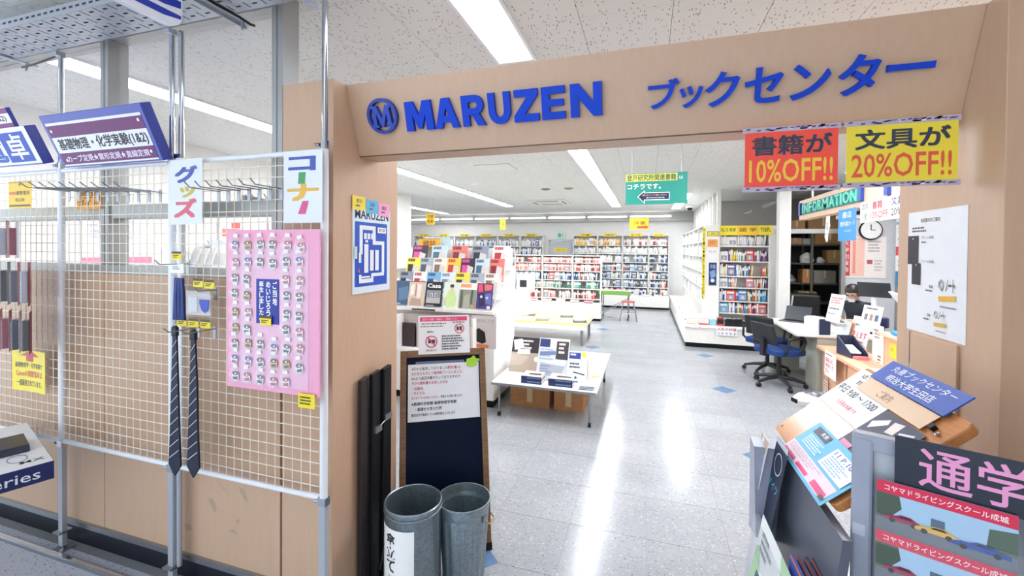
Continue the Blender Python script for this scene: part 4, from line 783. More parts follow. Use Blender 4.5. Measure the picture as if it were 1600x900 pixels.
# ================================================================== books
PAL = ['#F2F0EA', '#E9E4D8', '#D8D4CC', '#F5F3EE', '#EDEBE6', '#C9D6E4', '#2F6FB4', '#1F3F86', '#5FA8D8', '#C83A3C', '#E0605A', '#F0B8B4', '#E8A23C', '#F2D34A', '#4E9A64', '#A8CDB0', '#6A4A8A', '#3A3C44', '#8A8F98', '#B98A70', '#E6D2C4', '#DDE6EE']
WARM = ['#C9504C', '#E88A80', '#F2C9C0', '#F4ECE6', '#D8A8A0', '#A83A44', '#F0E0D8', '#E8B4A8', '#5A4648', '#F4F0EC']
COOL = ['#3A5E9A', '#7A94B8', '#B8C6D8', '#2A3A5A', '#E4E9EE', '#5A6470', '#F0F2F4', '#98A2AE', '#E05A3A', '#C8D2C8', '#40444C', '#EDEBE6']
PALE = ['#F6F4F0', '#EFEDE8', '#E4E8EC', '#F2EAE0', '#DCE4EA', '#F4F0E8', '#C8CCD2', '#E8DCD0']
def cname(h):
    r, g, b = [int(h[i:i+2], 16) for i in (1, 3, 5)]; mx, mn = max(r, g, b), min(r, g, b)
    if mx-mn < 34: return 'white' if mx > 222 else 'light grey' if mx > 165 else 'grey' if mx > 95 else 'black'
    if r == mx: return ('cream' if mx-mn < 60 else 'yellow' if g > 190 else 'orange' if g > b+55 and g > 120 else 'pink' if mn > 110 else 'red') if g >= b or mn > 60 else 'red'
    return 'green' if g == mx else 'purple' if r > g+20 else 'pale blue' if mn > 150 else 'blue'
def nth(k): return '%d%s' % (k, 'th' if 10 <= k % 100 <= 20 else {1: 'st', 2: 'nd', 3: 'rd'}.get(k % 10, 'th'))
_pg = mat('#F3EFE4', .8)
def book_mesh():
    mb = MB(); cv = mat('#FFFFFF', .45)
    mb.box(0, 0, 0, .09, 1, 1, cv).box(.91, 0, 0, 1, 1, 1, cv).box(.09, 0, 0, .91, .06, 1, cv).box(.09, .06, .02, .91, .97, .975, _pg)
    mb.box(.09, -.008, .55, .91, 0, .85, mat('#F0EEE8', .5)).box(.2, -.008, .1, .8, 0, .16, mat('#55585E', .5))
    return mb.me('book')
BOOK = book_mesh()
def cover_mesh():          # face-out book: cover towards -y, x width, z height
    mb = MB(); cv = mat('#FFFFFF', .45)
    mb.box(0, 0, 0, 1, .12, 1, cv).box(0, .88, 0, 1, 1, 1, cv).box(0, .12, 0, .04, .88, 1, cv).box(.04, .12, .01, .985, .88, .99, _pg)
    mb.quad([(.1, -.01, .7), (.9, -.01, .7), (.9, -.01, .86), (.1, -.01, .86)], mat('#F4F2EE', .5)); mb.quad([(.12, -.01, .12), (.88, -.01, .12), (.88, -.01, .58), (.12, -.01, .58)], mat('#8FA0B4', .5)); mb.quad([(.3, -.02, .18), (.62, -.02, .18), (.7, -.02, .4), (.4, -.02, .5)], mat('#D8C8B4', .5))
    return mb.me('book')
COVER = cover_mesh()
NB = [0]
STUFF = MB()
def put_book(me, M, sx, sy, sz, col, label, group, name='book'):
    """a book as a thing of its own; past 300 of them the rest go into one mass"""
    S = M @ Matrix.Diagonal((sx, sy, sz, 1))
    if NB[0] >= 300:
        i0 = len(STUFF.v)
        for p in me.polygons:
            m_ = me.materials[p.material_index]; m_ = mat(col, .45) if p.material_index == 0 else m_
            STUFF.add([S @ me.vertices[v].co for v in p.vertices], [tuple(range(len(p.vertices)))], m_)
        return None
    NB[0] += 1
    o = bpy.data.objects.new(name, me); C.objects.link(o); o.matrix_world = S
    o.material_slots[0].link = 'OBJECT'; o.material_slots[0].material = mat(col, .45)
    return tag(o, label, 'book', group)
def fill(M, w, hmax, depth, label, group, pal, rr, out=.25, thick=(.014, .034), density=1, dmax=.16):
    """books on one shelf; M maps local (x along shelf, y inward, z up) to the world"""
    x = .008; q_ = [0]
    def lab(c): q_[0] += 1; return '%s book, %s from left, %s' % (cname(c), nth(q_[0]), label)
    while x < w-.03:
        if rr.random() < out*.35 and x+.13 < w:
            bw = .11+.05*rr.random(); bh = min(hmax*.94, .17+.06*rr.random()); a = -.16
            if x+bw > w: break
            put_book(COVER, M @ Matrix.Translation((x, .015, 0)) @ Matrix.Rotation(a, 4, 'X'), bw, .02, bh, *(lambda c: (c, lab(c)))(rr.choice(pal)), group); x += bw+.012
        else:
            n = rr.randint(2, 6)
            for _ in range(n):
                t_ = thick[0]+(thick[1]-thick[0])*rr.random(); bh = min(hmax*.95, .15+.075*rr.random()); bd = min(depth*.9, .11+.04*rr.random())
                if x+t_ > w-.004: x = w; break
                lean_ = .1 if _ == n-1 and rr.random() < .5 else 0
                put_book(BOOK, M @ Matrix.Translation((x, .015+.02*rr.random(), 0)) @ Matrix.Rotation(lean_, 4, 'Y'), t_, bd, bh*(.97 if lean_ else 1), *(lambda c: (c, lab(c)))(rr.choice(pal)), group); x += t_+.0015+(bh*.1 if lean_ else 0)
            if rr.random() > density: x += .03+.12*rr.random()
def bookcase(name, label, loc, rz, w, depth, z0, zs, ztop, rr, pal, rowlab, group, base=True, header=None, out=.3, thick=(.014, .034), density=.8, cat='bookcase', fillrows=None):
    """local x 0..w, y 0 (front) .. depth, shelves at heights zs"""
    t = thing(name, label, cat, loc, rz, group); T_ = .018
    for x in (0, w-T_): MB().box(x, 0, z0, x+T_, depth, ztop, SHELF).build('side_panel', t)
    MB().box(T_, depth-.012, z0, w-T_, depth, ztop, SHELF).build('back_panel', t); MB().box(0, 0, ztop, w, depth, ztop+.02, SHELF).build('top_panel', t)
    M = Matrix.Translation(loc) @ Matrix.Rotation(rz, 4, 'Z')
    for i, z in enumerate(zs):
        MB().box(T_, .004, z-.02, w-T_, depth-.012, z, SHELF).build('shelf', t)
        nxt = zs[i+1] if i+1 < len(zs) else ztop
        if fillrows is None or i in fillrows:
            p = pal[i % len(pal)] if isinstance(pal[0], list) else pal
            fill(M @ Matrix.Translation((T_+.002, 0, z+.001)), w-2*T_-.004, nxt-z-.03, depth, rowlab % ORD[len(zs)-1-i], rowlab % ORD[len(zs)-1-i], p, rr, out, thick, density)
    if header: header(t, w, ztop)
    return t
def hdr(txt, h=.1, col='#F5D72E', tc='#4A3A10', w_=.5):
    def f(t, w, zt):
        o = MB().box(w*(.5-w_/2), -.012, zt-.02, w*(.5+w_/2), -.006, zt+h-.02, mat(col, .5)).build('category_label', t)
        mb = MB(); put_text(mb, txt, w*(.5-w_*.35), zt-.02+h*.25, w*(.5+w_*.35), zt-.02+h*.75, 0, mat(tc, .5), .01); mb.v = [(x, -.013-z, y) for x, y, z in mb.v]; mb.build('lettering', o)
    return f
rr = random.Random(21)
# ---- right group: plinth, front bookcase, end panel, side bookcases
t = thing('display_plinth', 'low white plinth with black kick strip under the language bookcases', 'plinth', (0, 0, 0)); PL = mat('#EFEDE6', .4)
MB().prism([(.66, 8.27), (2.09, 8.27), (2.09, 8.66), (1.3, 8.66), (1.3, 13.6), (.66, 13.6)], .08, .37, PL).build('body', t)
MB().prism([(.64, 8.25), (2.1, 8.25), (2.1, 8.68), (1.3, 8.68), (1.3, 13.62), (.64, 13.62)], .37, .4, PL).build('top_board', t, bevel=.004)
MB().prism([(.675, 8.285), (2.09, 8.285), (2.09, 8.66), (1.3, 8.66), (1.3, 13.6), (.675, 13.6)], 0, .08, BLACK).build('kick_strip', t)
MB().box(.64, 8.243, .355, 2.1, 8.25, .4, PAPER).build('price_rail', t)
for x0, x1, z0, z1, tx, c in ((.78, .93, .345, .385, 'フランス語', '#333333'), (1.72, 1.88, .345, .385, 'ドイツ語', '#333333'), (1.17, 1.5, .31, .39, '人気の辞書', '#B03048'), (1.17, 1.5, .24, .31, 'コチラです', '#222222')):
    cd = MB().box(x0, 8.236, z0, x1, 8.242, z1, PAPER).build('label_card', t); mb = MB(); put_text(mb, tx, x0+.012, z0+.014, x1-.012, z1-.012, 0, mat(c, .5), .012); mb.v = [(x, 8.2355-z, y) for x, y, z in mb.v]; mb.build('lettering', cd)
def hdr_lang(t, w, zt):
    for x0, x1, tx, col in ((0, .3, 'IELTS 英検', '#F5E03A'), (.3, .64, '語 学', '#F6C92C'), (.64, .86, 'TOEFL', '#F5E03A')):
        o = MB().box(x0, -.03, zt-.075, x1-.004, -.022, zt+.1, mat(col, .5)).build('category_label', t); mb = MB(); put_text(mb, tx, x0+.03, zt-.01, x1-.03, zt+.06, 0, mat('#4A4420', .5), .012); mb.v = [(x, -.031-z, y) for x, y, z in mb.v]; mb.build('lettering', o)
VIV = ['#F0EEE8', '#2F6FB4', '#E8453C', '#F2D34A', '#F4F2EC', '#1F4FA0', '#E86A74', '#5FB0E0', '#F6F4F0', '#4E9A64', '#E8C8B0', '#D8D4CC', '#6A4A8A']
bookcase('bookcase', 'white language bookcase headed IELTS and TOEFL behind the office chair', (1.265, 8.73, 0), 0, .835, .3, .4, [.58, .80, 1.05, 1.26, 1.53, 1.81], 2.08, rr, [VIV, VIV, VIV, VIV, VIV, PALE], '%s shelf from top of the IELTS bookcase', None, header=hdr_lang, out=.9, density=.9)
# stacks of books on the plinth front
def stack(n, x, y, z, w, d, h, cols, label, group, rz=0):
    for k in range(n):
        put_book(COVER, Matrix.Translation((x+w, y, z+k*h)) @ Matrix.Rotation(PI/2+rz+.03*math.sin(k*3+x*9), 4, 'Z') @ Matrix(((1, 0, 0, 0), (0, 0, 1, 0), (0, -1, 0, h), (0, 0, 0, 1))), d, h*.96, w, cols[k % len(cols)], '%s, %s from the bottom' % (label, ORD[k]) if n > 1 else label, group)
stack(5, .69, 8.3, .401, .18, .13, .022, ['#D8C8B4', '#F2E8DC', '#EBDFD0', '#F4EEE6', '#E9D8D2'], 'pale book in the stack at the plinth corner', 'stack at the plinth corner')
stack(5, .9, 8.3, .401, .15, .13, .024, ['#E23A44', '#F2E4DC', '#F4EAE2', '#F6F0EA', '#F2DCD4'], 'cream book in the red based plinth stack', 'red based stack on the plinth')
stack(1, 1.07, 8.3, .401, .1, .13, .1, ['#9CCFE4'], 'light blue thick book standing alone on the plinth front', 'light blue book')
stack(4, 1.19, 8.29, .401, .1, .15, .034, ['#E03A40', '#2A2426', '#2A2426', '#8A2028'], 'black and red dictionary in the left plinth stack', 'left dictionary stack')
for q, n_ in ((0, 4), (1, 4), (2, 3), (3, 3), (4, 3)): stack(n_, 1.315+q*.14, 8.29, .401, .132, .15, .032, ['#1B1B1E', '#232326', '#17171A'], 'black dictionary, %s black stack on the plinth' % ORD[q], 'black dictionary stacks')
# end panel with posters left of the bookcase
struct(MB().box(.99, 8.66, .4, 1.262, 8.72, 2.18, SHELF), 'wall_end_panel')
sheet('vertical_banner', 'yellow vertical strip reading TOEIC IELTS TOEFL on the bookcase end', 'banner', (1.0, 8.655, 1.5), 0, .05, 1.28, '#F3E02E', [('t', c, .2, .02+.06*i, .6, .045, '#4A4420', .01) for i, c in enumerate('TOEIC・IELTS・TOEFL')])
sheet('shelf_sign', 'small yellow sign in a dark frame at the top of the end panel', 'sign', (1.155, 8.655, 2.03), 0, .2, .09, '#F1E05A', [('r', 0, 0, 1, .1, '#3A3A34'), ('r', 0, .9, 1, .1, '#3A3A34'), ('r', 0, 0, .04, 1, '#3A3A34'), ('r', .96, 0, .04, 1, '#3A3A34'), ('t', '1-002-3', .12, .25, .76, .5, '#5A5630')])
sheet('poster', 'orange striped poster on the white bookcase end panel', 'poster', (1.15, 8.656, 1.86), 0, .17, .14, '#F0A85A', [('l', .1, .2, .8, .6, 3, '#C87838')])
sheet('poster', 'pale sheet with faint figures on the white bookcase end panel', 'poster', (1.15, 8.656, 1.66), 0, .17, .2, '#F0EEEC', [('l', .1, .2, .35, .2, 2, '#C8A8B0'), ('l', .55, .2, .35, .2, 2, '#C8A8B0')])
sheet('poster', 'tall blue and black poster on the bookcase end panel', 'poster', (1.155, 8.656, 1.29), 0, .13, .42, '#26406E', [('t', '洋書', .15, .08, .7, .18, '#A9C4E4', .01), ('p', [(.1, .4), (.8, .3), (.9, .6), (.3, .7)], '#7FA0C8'), ('c', .5, .78, .08, '#DDE6F0'), ('r', .1, .9, .8, .05, '#10182A')])
# side bookcases facing the aisle (to the left), receding
for k in range(5):
    bookcase('bookcase', 'white bookcase facing the aisle along the right wall, %s from the front' % ORD[k], (1.0, 9.68+k*.98, 0), -PI/2, .96, .28, .4, [.42, .72, 1.02, 1.32, 1.62, 1.9], 2.18, rr, PALE, '%%s shelf of the %s aisle bookcase' % ORD[k], None, out=.5, thick=(.02, .045), density=.7, fillrows=(1, 2, 3, 4, 5))
for k in range(6):
    stack(3+k % 3, .69+.02*(k % 2), 8.62+k*.42, .401, .2, .28, .025, [PALE[k % 8], WARM[k % 10], PALE[(k+3) % 8], '#F0E4E0'], 'flat book, %s low stack along the aisle plinth' % ORD[k], 'low stacks along the aisle plinth')
# ---- back wall bookcases
NBK = NB[0]
BX = [-8.0, -7.2, -6.4, -5.62, -4.81, -4.02, -3.24]
Z6 = [.42, .72, 1.0, 1.28, 1.56, 1.84]
SG = ['文学', '文庫', '新書', '経済', '法律', '医学']
for i, (a, b) in enumerate(list(zip([-2.25, -1.485, -.72, .05], [-1.49, -.73, .04, .62]))):
    bookcase('bookcase', 'white back wall bookcase right of the grey door, %s from the door' % ORD[i], (a, 13.68, 0), 0, b-a, .3, 0, [.35, .6, .86, 1.1, 1.36, 1.62, 1.88], 2.17, rr, [WARM, COOL, COOL, COOL, PALE, PALE, ['#F2B83A', '#E8A030', '#F4D060', '#F2F0EA']] if i < 2 else [COOL, COOL, COOL, COOL, COOL, PALE, WARM], '%%s shelf, %s bookcase right of the back door' % ORD[i], None, header=hdr(['洋書', '雑誌', '理工 学書', '理工 学書'][i], .09), out=.4, thick=(.03, .05), density=.85, fillrows=(0, 1, 2, 3, 4, 5, 6))
for i, (a, b) in enumerate(zip(BX, BX[1:])):
    bookcase('bookcase', 'white back wall bookcase left of the grey door, %s from the left' % ORD[i], (a, 13.68, 0), 0, b-a-.01, .3, 0, Z6, 2.17, rr, PALE+COOL[:3], '%%s shelf, %s bookcase left of the back door' % ORD[i], None, header=hdr(SG[i], .09), out=.2, thick=(.03, .055), density=.7, fillrows=(2, 3, 4, 5))
# plinth along the back
t = thing('display_plinth', 'white plinth with flat books below the back bookcases', 'plinth', (0, 0, 0)); MB().box(-2.25, 13.2, .06, .62, 13.66, .36, PL).build('body', t); MB().box(-2.24, 13.215, 0, .62, 13.66, .06, BLACK).build('kick_strip', t)
for k in range(8): stack(2, -2.1+k*.33, 13.25, .361, .22, .3, .025, [PALE[k % 8], PALE[(k+2) % 8]], 'flat book, %s stack on the plinth below the back bookcases' % ORD[k], 'flat books on the back plinth')
# ---- gondola island in the middle distance
G = []
for i, (a, b) in enumerate(((-3.3, -2.565), (-2.56, -1.785), (-1.78, -1.08))):
    bookcase('gondola_shelf', 'low gondola shelf unit in the middle of the shop, %s from the left' % ORD[i], (a, 10.75, 0), 0, b-a, .34, 0, [.5, .75, .96, 1.19, 1.4], 1.56, rr, [WARM, ['#4E9A84', '#8CC4B0', '#2F5FA8', '#F2D8B0'], ['#5A88C0', '#8AA8D0', '#E8E0D8', '#C8D4E0'], ['#F08A74', '#F4B8A8', '#F0E8E2'], WARM] if i == 0 else [WARM, ['#4E9A84', '#8CC4B0', '#E8DCC8'], COOL, WARM, WARM], '%%s shelf, %s unit of the middle gondola' % ORD[i], None, out=.5, thick=(.02, .04), density=.85, cat='shelf')
t = thing('display_plinth', 'white plinth step in front of the middle gondola', 'plinth', (0, 0, 0)); MB().box(-3.3, 10.5, .06, -1.05, 10.74, .42, PL).build('body', t); MB().box(-3.3, 10.515, 0, -1.06, 10.74, .06, BLACK).build('kick_strip', t)
for k in range(6): stack(2+k % 2, -3.2+k*.35, 10.52, .421, .2, .2, .025, [WARM[k % 10], PALE[k % 8]], 'flat book, %s stack on the step of the middle gondola' % ORD[k], 'flat books on the gondola step')
if STUFF.v: tag(STUFF.build('shelved_books'), 'rows of distant books filling the far bookcases', 'books', kind='stuff')

# ================================================================== magazine rack at the left of the aisle
rr = random.Random(33)
t = thing('magazine_rack', 'white tiered magazine rack behind the blackboard', 'magazine rack', (0, 0, 0))
MB().box(-3.75, 4.32, .08, -1.55, 5.05, 1.0, WHITE).build('cabinet', t); MB().box(-3.73, 4.34, 0, -1.57, 5.05, .08, BLACK).build('kick_strip', t)
MB().box(-3.78, 4.22, 1.02, -1.53, 4.42, 1.05, WHITE).build('front_shelf', t, bevel=.003); MB().box(-3.78, 4.215, 1.05, -1.53, 4.225, 1.075, m_clear('#FFFFFF', .3)).build('shelf_lip', t)
for k, (y, z) in enumerate(((4.42, 1.17), (4.58, 1.33), (4.74, 1.48))): MB().box(-3.75, y, z-.02, -1.55, y+.17, z, WHITE).build('tier', t)
MB().box(-3.75, 4.9, 1.0, -1.55, 4.95, 1.72, WHITE).build('back_panel', t)
for x in (-3.75, -1.58): MB().prism([(4.32, .9), (4.95, .9), (4.95, 1.62), (4.78, 1.6), (4.32, 1.05)], x, x+.02, m_clear('#FFFFFF', .35), 'yz').build('end_panel', t)
MB().box(-2.48, 4.208, 1.03, -2.2, 4.215, 1.045, DGREY).build('label_strip', t)
def mag(label, x, y, z, w, h, base, items, tilt=.22, group='magazines on the tiered rack', thick=.006):
    c = Vector((x, y, z))+Vector((0, math.sin(tilt)*h/2, math.cos(tilt)*h/2)); return sheet('magazine', label, 'magazine', c, 0, w, h, base, items, phi=PI/2-tilt, thick=thick, group=group)
F = [('dark blue magazine at the left end of the front magazine row', -2.66, .17, '#3C5A7C', [('p', [(.2, .3), (.9, .2), (1, .7), (.3, .8)], '#5A7C9C'), ('l', .1, .88, .5, .06, 1, '#D8E0E8')]),
     ('sepia magazine with pale street photo in the front row', -2.475, .2, '#D8C4B0', [('r', 0, 0, 1, .04, '#8A4A3A'), ('p', [(.1, .2), (.3, .1), (.35, .5), (.12, .6)], '#F4EAE0'), ('p', [(.5, .1), (.8, .15), (.75, .6), (.55, .7)], '#F0E4D8'), ('p', [(.2, .65), (.8, .7), (.9, .95), (.1, .95)], '#B49C88'), ('r', .42, .1, .06, .5, '#A08874')]),
     ('black magazine titled Casa in the front row of the rack', -2.26, .205, '#17181C', [('t', 'Casa', .08, .07, .82, .17, '#F6F6F6', .03), ('r', .08, .33, .84, .5, '#8A9098'), ('r', .08, .62, .84, .21, '#B8B4B0'), ('r', .3, .44, .4, .16, '#C8CCD2'), ('r', .34, .46, .05, .14, '#3A3C40'), ('r', .48, .42, .06, .2, '#3A3C40'), ('r', .62, .46, .05, .14, '#3A3C40'), ('l', .1, .9, .5, .05, 1, '#C8C8C8')]),
     ('pale green magazine with a figure in a green top in the front row', -2.045, .19, '#DDE8DC', [('p', [(.3, .3), (.66, .3), (.85, .62), (.75, .95), (.25, .95), (.16, .62)], '#CBE29A'), ('p', [(.42, .14), (.6, .14), (.62, .3), (.52, .36), (.42, .3)], '#E8C8B4'), ('p', [(.4, .08), (.62, .08), (.64, .2), (.38, .2)], '#2A2422'), ('l', .04, .6, .2, .3, 4, '#A8B8A8')]),
     ('magazine with orange title and forest photo in the front row', -1.85, .2, '#F0EEE8', [('l', .06, .05, .86, .24, 1, '#E8892E'), ('r', 0, .26, 1, .74, '#8C9080'), ('p', [(.1, .26), (.2, .26), (.24, 1), (.06, 1)], '#5A6050'), ('p', [(.7, .26), (.82, .26), (.78, .8), (.68, .8)], '#4E5444'), ('p', [(.3, .5), (.6, .4), (.66, .9), (.26, .95)], '#A8AC98'), ('c', .82, .88, .05, '#E8A83A')]),
     ('purple and red comic magazine at the right end of the front row', -1.655, .18, '#4A3C7A', [('p', [(.05, .05), (.3, .02), (.4, .3), (.1, .34)], '#E8505A'), ('p', [(.45, .04), (.95, .05), (.9, .24), (.5, .28)], '#F07060'), ('p', [(.1, .4), (.5, .35), (.6, .8), (.2, .9)], '#2A2450'), ('p', [(.5, .4), (.9, .36), (.95, .8), (.6, .76)], '#6A70B4'), ('c', .3, .5, .05, '#D8D8E8'), ('c', .66, .54, .05, '#C8C8E0'), ('r', .7, .84, .2, .1, '#F0E8D8')])]
for lb_, x, w, b_, it in F: mag(lb_, x, 4.265, 1.056, w, .29, b_, it)
covers = [('#8E97A6', '#2B2F3A'), ('#F0EFEA', '#B8343C'), ('#7DB6DE', '#2C4C84'), ('#DCE6EC', '#7A8A98'), ('#F4E04A', '#3A2A20'), ('#A9B2BC', '#4A5260'), ('#E8E4DC', '#8A6A5A'), ('#F0C83A', '#C8342A'), ('#31203A', '#D84A9A'), ('#C5D9E4', '#4A6A84'), ('#E07A74', '#7A2A2A')]
LB2 = ['grey', 'white', 'sky blue', 'pale blue', 'yellow', 'silver', 'cream', 'orange yellow', 'dark magenta', 'light teal', 'coral']
for r, (y, z, n, o_) in enumerate(((4.445, 1.175, 7, 0), (4.605, 1.335, 7, 4), (4.765, 1.485, 5, 8))):
    for k in range(n):
        i = (k+o_) % 11; b_, a_ = covers[i]; x = -2.72+k*(1.08/(n-1))
        mag('%s magazine on the %s tier of the rack' % (LB2[i], ('second', 'third', 'top')[r]), x, y, z, .18 if r < 2 else .21, .27, b_, [('l', .08, .05, .8, .24, 1, a_), ('r', .1, .3, .5, .4, a_), ('p', [(.5, .3), (.9, .4), (.8, .8), (.45, .7)], '#D8D0C8'), ('l', .1, .8, .7, .14, 2, a_)])
# plastic pouch of pale blue cards on top left
t = thing('card_case', 'clear case of pale blue cards on top of the magazine rack', 'case', (-2.55, 4.93, 1.72)); 
for k in range(5): MB().obox((-.14+k*.075, 0, .07), (.033, 0, .01), (0, .003, 0), (-.02, .01, .065), mat('#BFDDE8', .4)).build('card', t)
MB().box(-.19, -.03, 0, .22, .03, .14, m_clear('#E8F4F8', .15)).build('case', t)
# hanging category signs
def hang(label, c, w, h, base, items, drop=.0, thick=.006):
    o = sheet('hanging_sign', label, 'sign', c, 0, w, h, base, items, thick=thick)
    for s_ in (-.4, .4): MB().tube([(s_*w, h/2, -.003), (s_*w, h/2+drop, -.003)], .0018, STEEL, 5).build('hanging_wire', o)
    return o
hang('orange sign reading 雑誌 above the magazine rack', (-2.62, 4.86, 1.78), .3, .115, '#F3B13A', [('r', 0, 0, 1, .05, '#5A4A2A'), ('r', 0, .95, 1, .05, '#5A4A2A'), ('t', '雑誌', .2, .2, .6, .6, '#4A3A24', .01)])
hang('small square yellow sign reading 文庫新書 hanging far left', (-4.83, 9, 2.41), .22, .26, '#F4C63A', [('t', '文庫', .18, .12, .64, .32, '#5A4414', .01), ('t', '新書', .18, .55, .64, .32, '#5A4414', .01)], .36)
hang('narrow yellow sign hanging over the middle of the back shelves', (-3.05, 9, 2.27), .13, .24, '#F4D23A', [('t', '一般', .15, .3, .7, .4, '#8A7414')], .5)
hang('yellow sign reading 洋書 with a red arrow hanging at the back', (-.16, 9, 2.25), .37, .23, '#F6CC32', [('t', '洋書', .22, .28, .6, .3, '#5A4414', .01), ('p', [(.4, .7), (.85, .7), (.85, .62), (1, .8), (.85, .97), (.85, .9), (.4, .9)], '#E2503C')], .54)
hang('green hanging sign reading コチラです with a navy arrow', (.085, 5, 2.392), .645, .345, '#1F9384', [('r', 0, .02, .84, .24, '#D9D86A'), ('t', '登戸研究所関連書籍', .02, .04, .8, .2, '#2E5A3C', .02), ('t', 'は', .87, .12, .06, .1, '#F0F4F0'), ('t', 'コチラです。', .03, .34, .55, .17, '#F4F8F4', .015), ('p', [(.195, .75), (.32, .54), (.32, .62), (.72, .62), (.72, .87), (.32, .87), (.32, .98)], '#EEF2F4'), ('p', [(.212, .75), (.305, .6), (.305, .645), (.71, .645), (.71, .845), (.305, .845), (.305, .93)], '#14244E'), ('t', '順にたどってご覧ください。', .28, .68, .4, .05, '#E8DC8A'), ('t', '登戸研究所資料館', .34, .77, .3, .04, '#E8E8F0')], .335)
for k, (x, z, tx) in enumerate(((-2.42, 1.62, '趣味'), (-2.1, 1.58, '女性'))): hang('small yellow label %s on the magazine rack top' % ('left of a pair' if k == 0 else 'right of a pair'), (x, 4.97, z+.12), .14, .05, '#F4DE4A', [('t', tx, .3, .2, .4, .6, '#8A7A1A')])
sheet('exit_sign', 'green and white exit sign above the grey back door', 'exit sign', (-2.7, 13.97, 2.2), 0, .27, .22, '#D8F2E6', [('r', .1, .2, .3, .6, '#58B494'), ('r', .55, .2, .35, .6, '#A8DCC8'), ('p', [(.42, .3), (.52, .4), (.46, .8), (.4, .8)], '#2E8A6A')], thick=.05)
sheet('door_notice', 'yellow notice strip on the grey back door', 'notice', (-2.72, 13.985, 1.72), 0, .44, .12, '#F2D83A', [('t', '非常口です', .15, .25, .7, .5, '#8A7A1A')])

# ================================================================== low front table with book displays
t = thing('display_table', 'low white folding display table on castors behind the blackboard', 'table', (0, 0, 0)); TX0, TX1, TY0, TY1, TZ = -1.5, -.44, 4.1, 5.72, .36
MB().box(TX0, TY0, TZ-.03, TX1, TY1, TZ, WHITE).build('table_top', t, bevel=.004); MB().box(TX0+.002, TY0-.004, TZ-.028, TX1-.002, TY0, TZ-.006, STEEL).build('edge_strip', t)
for x in (TX0+.07, TX1-.07):
    for y in (TY0+.06, TY1-.06):
        lg = MB().tube([(x, y, .045), (x, y, TZ-.03)], .012, STEEL, 10).build('leg', t, True); MB().tube([(x-.012, y, .024), (x+.012, y, .024)], .024, BLACK, 14).build('castor', lg)
    MB().tube([(x, TY0+.06, .3), (x, TY1-.06, .3)], .009, STEEL, 8).build('rail', t, True)
for k, (x0, x1) in enumerate(((-1.42, -.98), (-.93, -.62))): 
    c_ = thing('cardboard_box', 'brown cardboard box stored under the low front table, %s one' % ('wide left', 'narrow right')[k], 'box', (x0, 4.5, 0)); MB().box(0, 0, 0, x1-x0, .42, .27, CARD).build('carton', c_); MB().box((x1-x0)/2-.03, -.001, .05, (x1-x0)/2+.03, .421, .2715, mat('#D8C49C', .3)).build('tape', c_)
def easel(label, x, y, w, h, base, items, tilt=.5, z=TZ):
    t_ = thing('display_stand', label, 'book display', (x, y, z)); MB().prism([(0, 0), (.12+.2*h, 0), (math.sin(tilt)*h, math.cos(tilt)*h)], -w/2, w/2, mat('#D9CFC4', .6), 'yz').build('cardboard_stand', t_)
    pb_ = sheet('cover_panel', None, None, (0, 0, 0), 0, w*.98, h*.98, base, items, phi=PI/2-tilt, thick=.004, parent=t_); pb_.matrix_world = Matrix.Translation((x, y, z)) @ frame_mtx((0, math.sin(tilt)*h/2-.005, math.cos(tilt)*h/2+.003), 0, PI/2-tilt)
    pb_.matrix_parent_inverse = Matrix.Identity(4); pb_.matrix_basis = frame_mtx((0, math.sin(tilt)*h/2-.005, math.cos(tilt)*h/2+.003), 0, PI/2-tilt); return t_
cv1 = [('r', 0, 0, 1, .45, '#2E2A30'), ('p', [(.02, .1), (.3, .05), (.4, .3), (.1, .4)], '#EDEAE6'), ('l', .3, .08, .4, .3, 3, '#E8E4E0'), ('p', [(.2, .36), (.6, .34), (.62, .48), (.2, .5)], '#F4F2F0'), ('c', .84, .62, .07, '#F6F4F0'), ('p', [(.0, .5), (.6, .55), (.4, .8), (0, .85)], '#C8BAAC')]
easel('slanted display of a dark book cover at the left of the front table', -1.27, 4.52, .36, .4, '#B8A898', cv1); easel('slanted display of a tall white and dark cover in the middle of the front table', -.93, 4.32, .33, .45, '#D2D8E2', [('r', .02, .02, .34, .2, '#26386C'), ('l', .05, .26, .5, .3, 4, '#9AA4B8'), ('r', .58, .06, .4, .44, '#3A3438'), ('l', .66, .1, .25, .3, 3, '#E4E0DC'), ('p', [(.05, .34), (.6, .3), (.6, .4), (.05, .44)], '#6A80A8'), ('c', .85, .56, .06, '#F4F2F0'), ('p', [(.1, .6), (.9, .66), (.8, .9), (.1, .9)], '#A8AEBA'), ('l', .1, .66, .4, .2, 3, '#7A8AA8')])
easel('narrow slanted display with navy heading at the right of the front table', -.66, 4.25, .2, .34, '#E6EAEE', [('r', .04, .02, .6, .2, '#2A3E8C'), ('l', .1, .06, .4, .1, 1, '#E8ECF4'), ('p', [(.66, 0), (.92, 0), (.92, .16), (.7, .14)], '#F0DC4A'), ('l', .1, .34, .75, .2, 2, '#2A3248'), ('p', [(.3, .6), (.9, .66), (.9, .7), (.3, .64)], '#3A4A70'), ('c', .45, .78, .04, '#55606E'), ('l', .1, .88, .7, .08, 1, '#4A6AA8')])
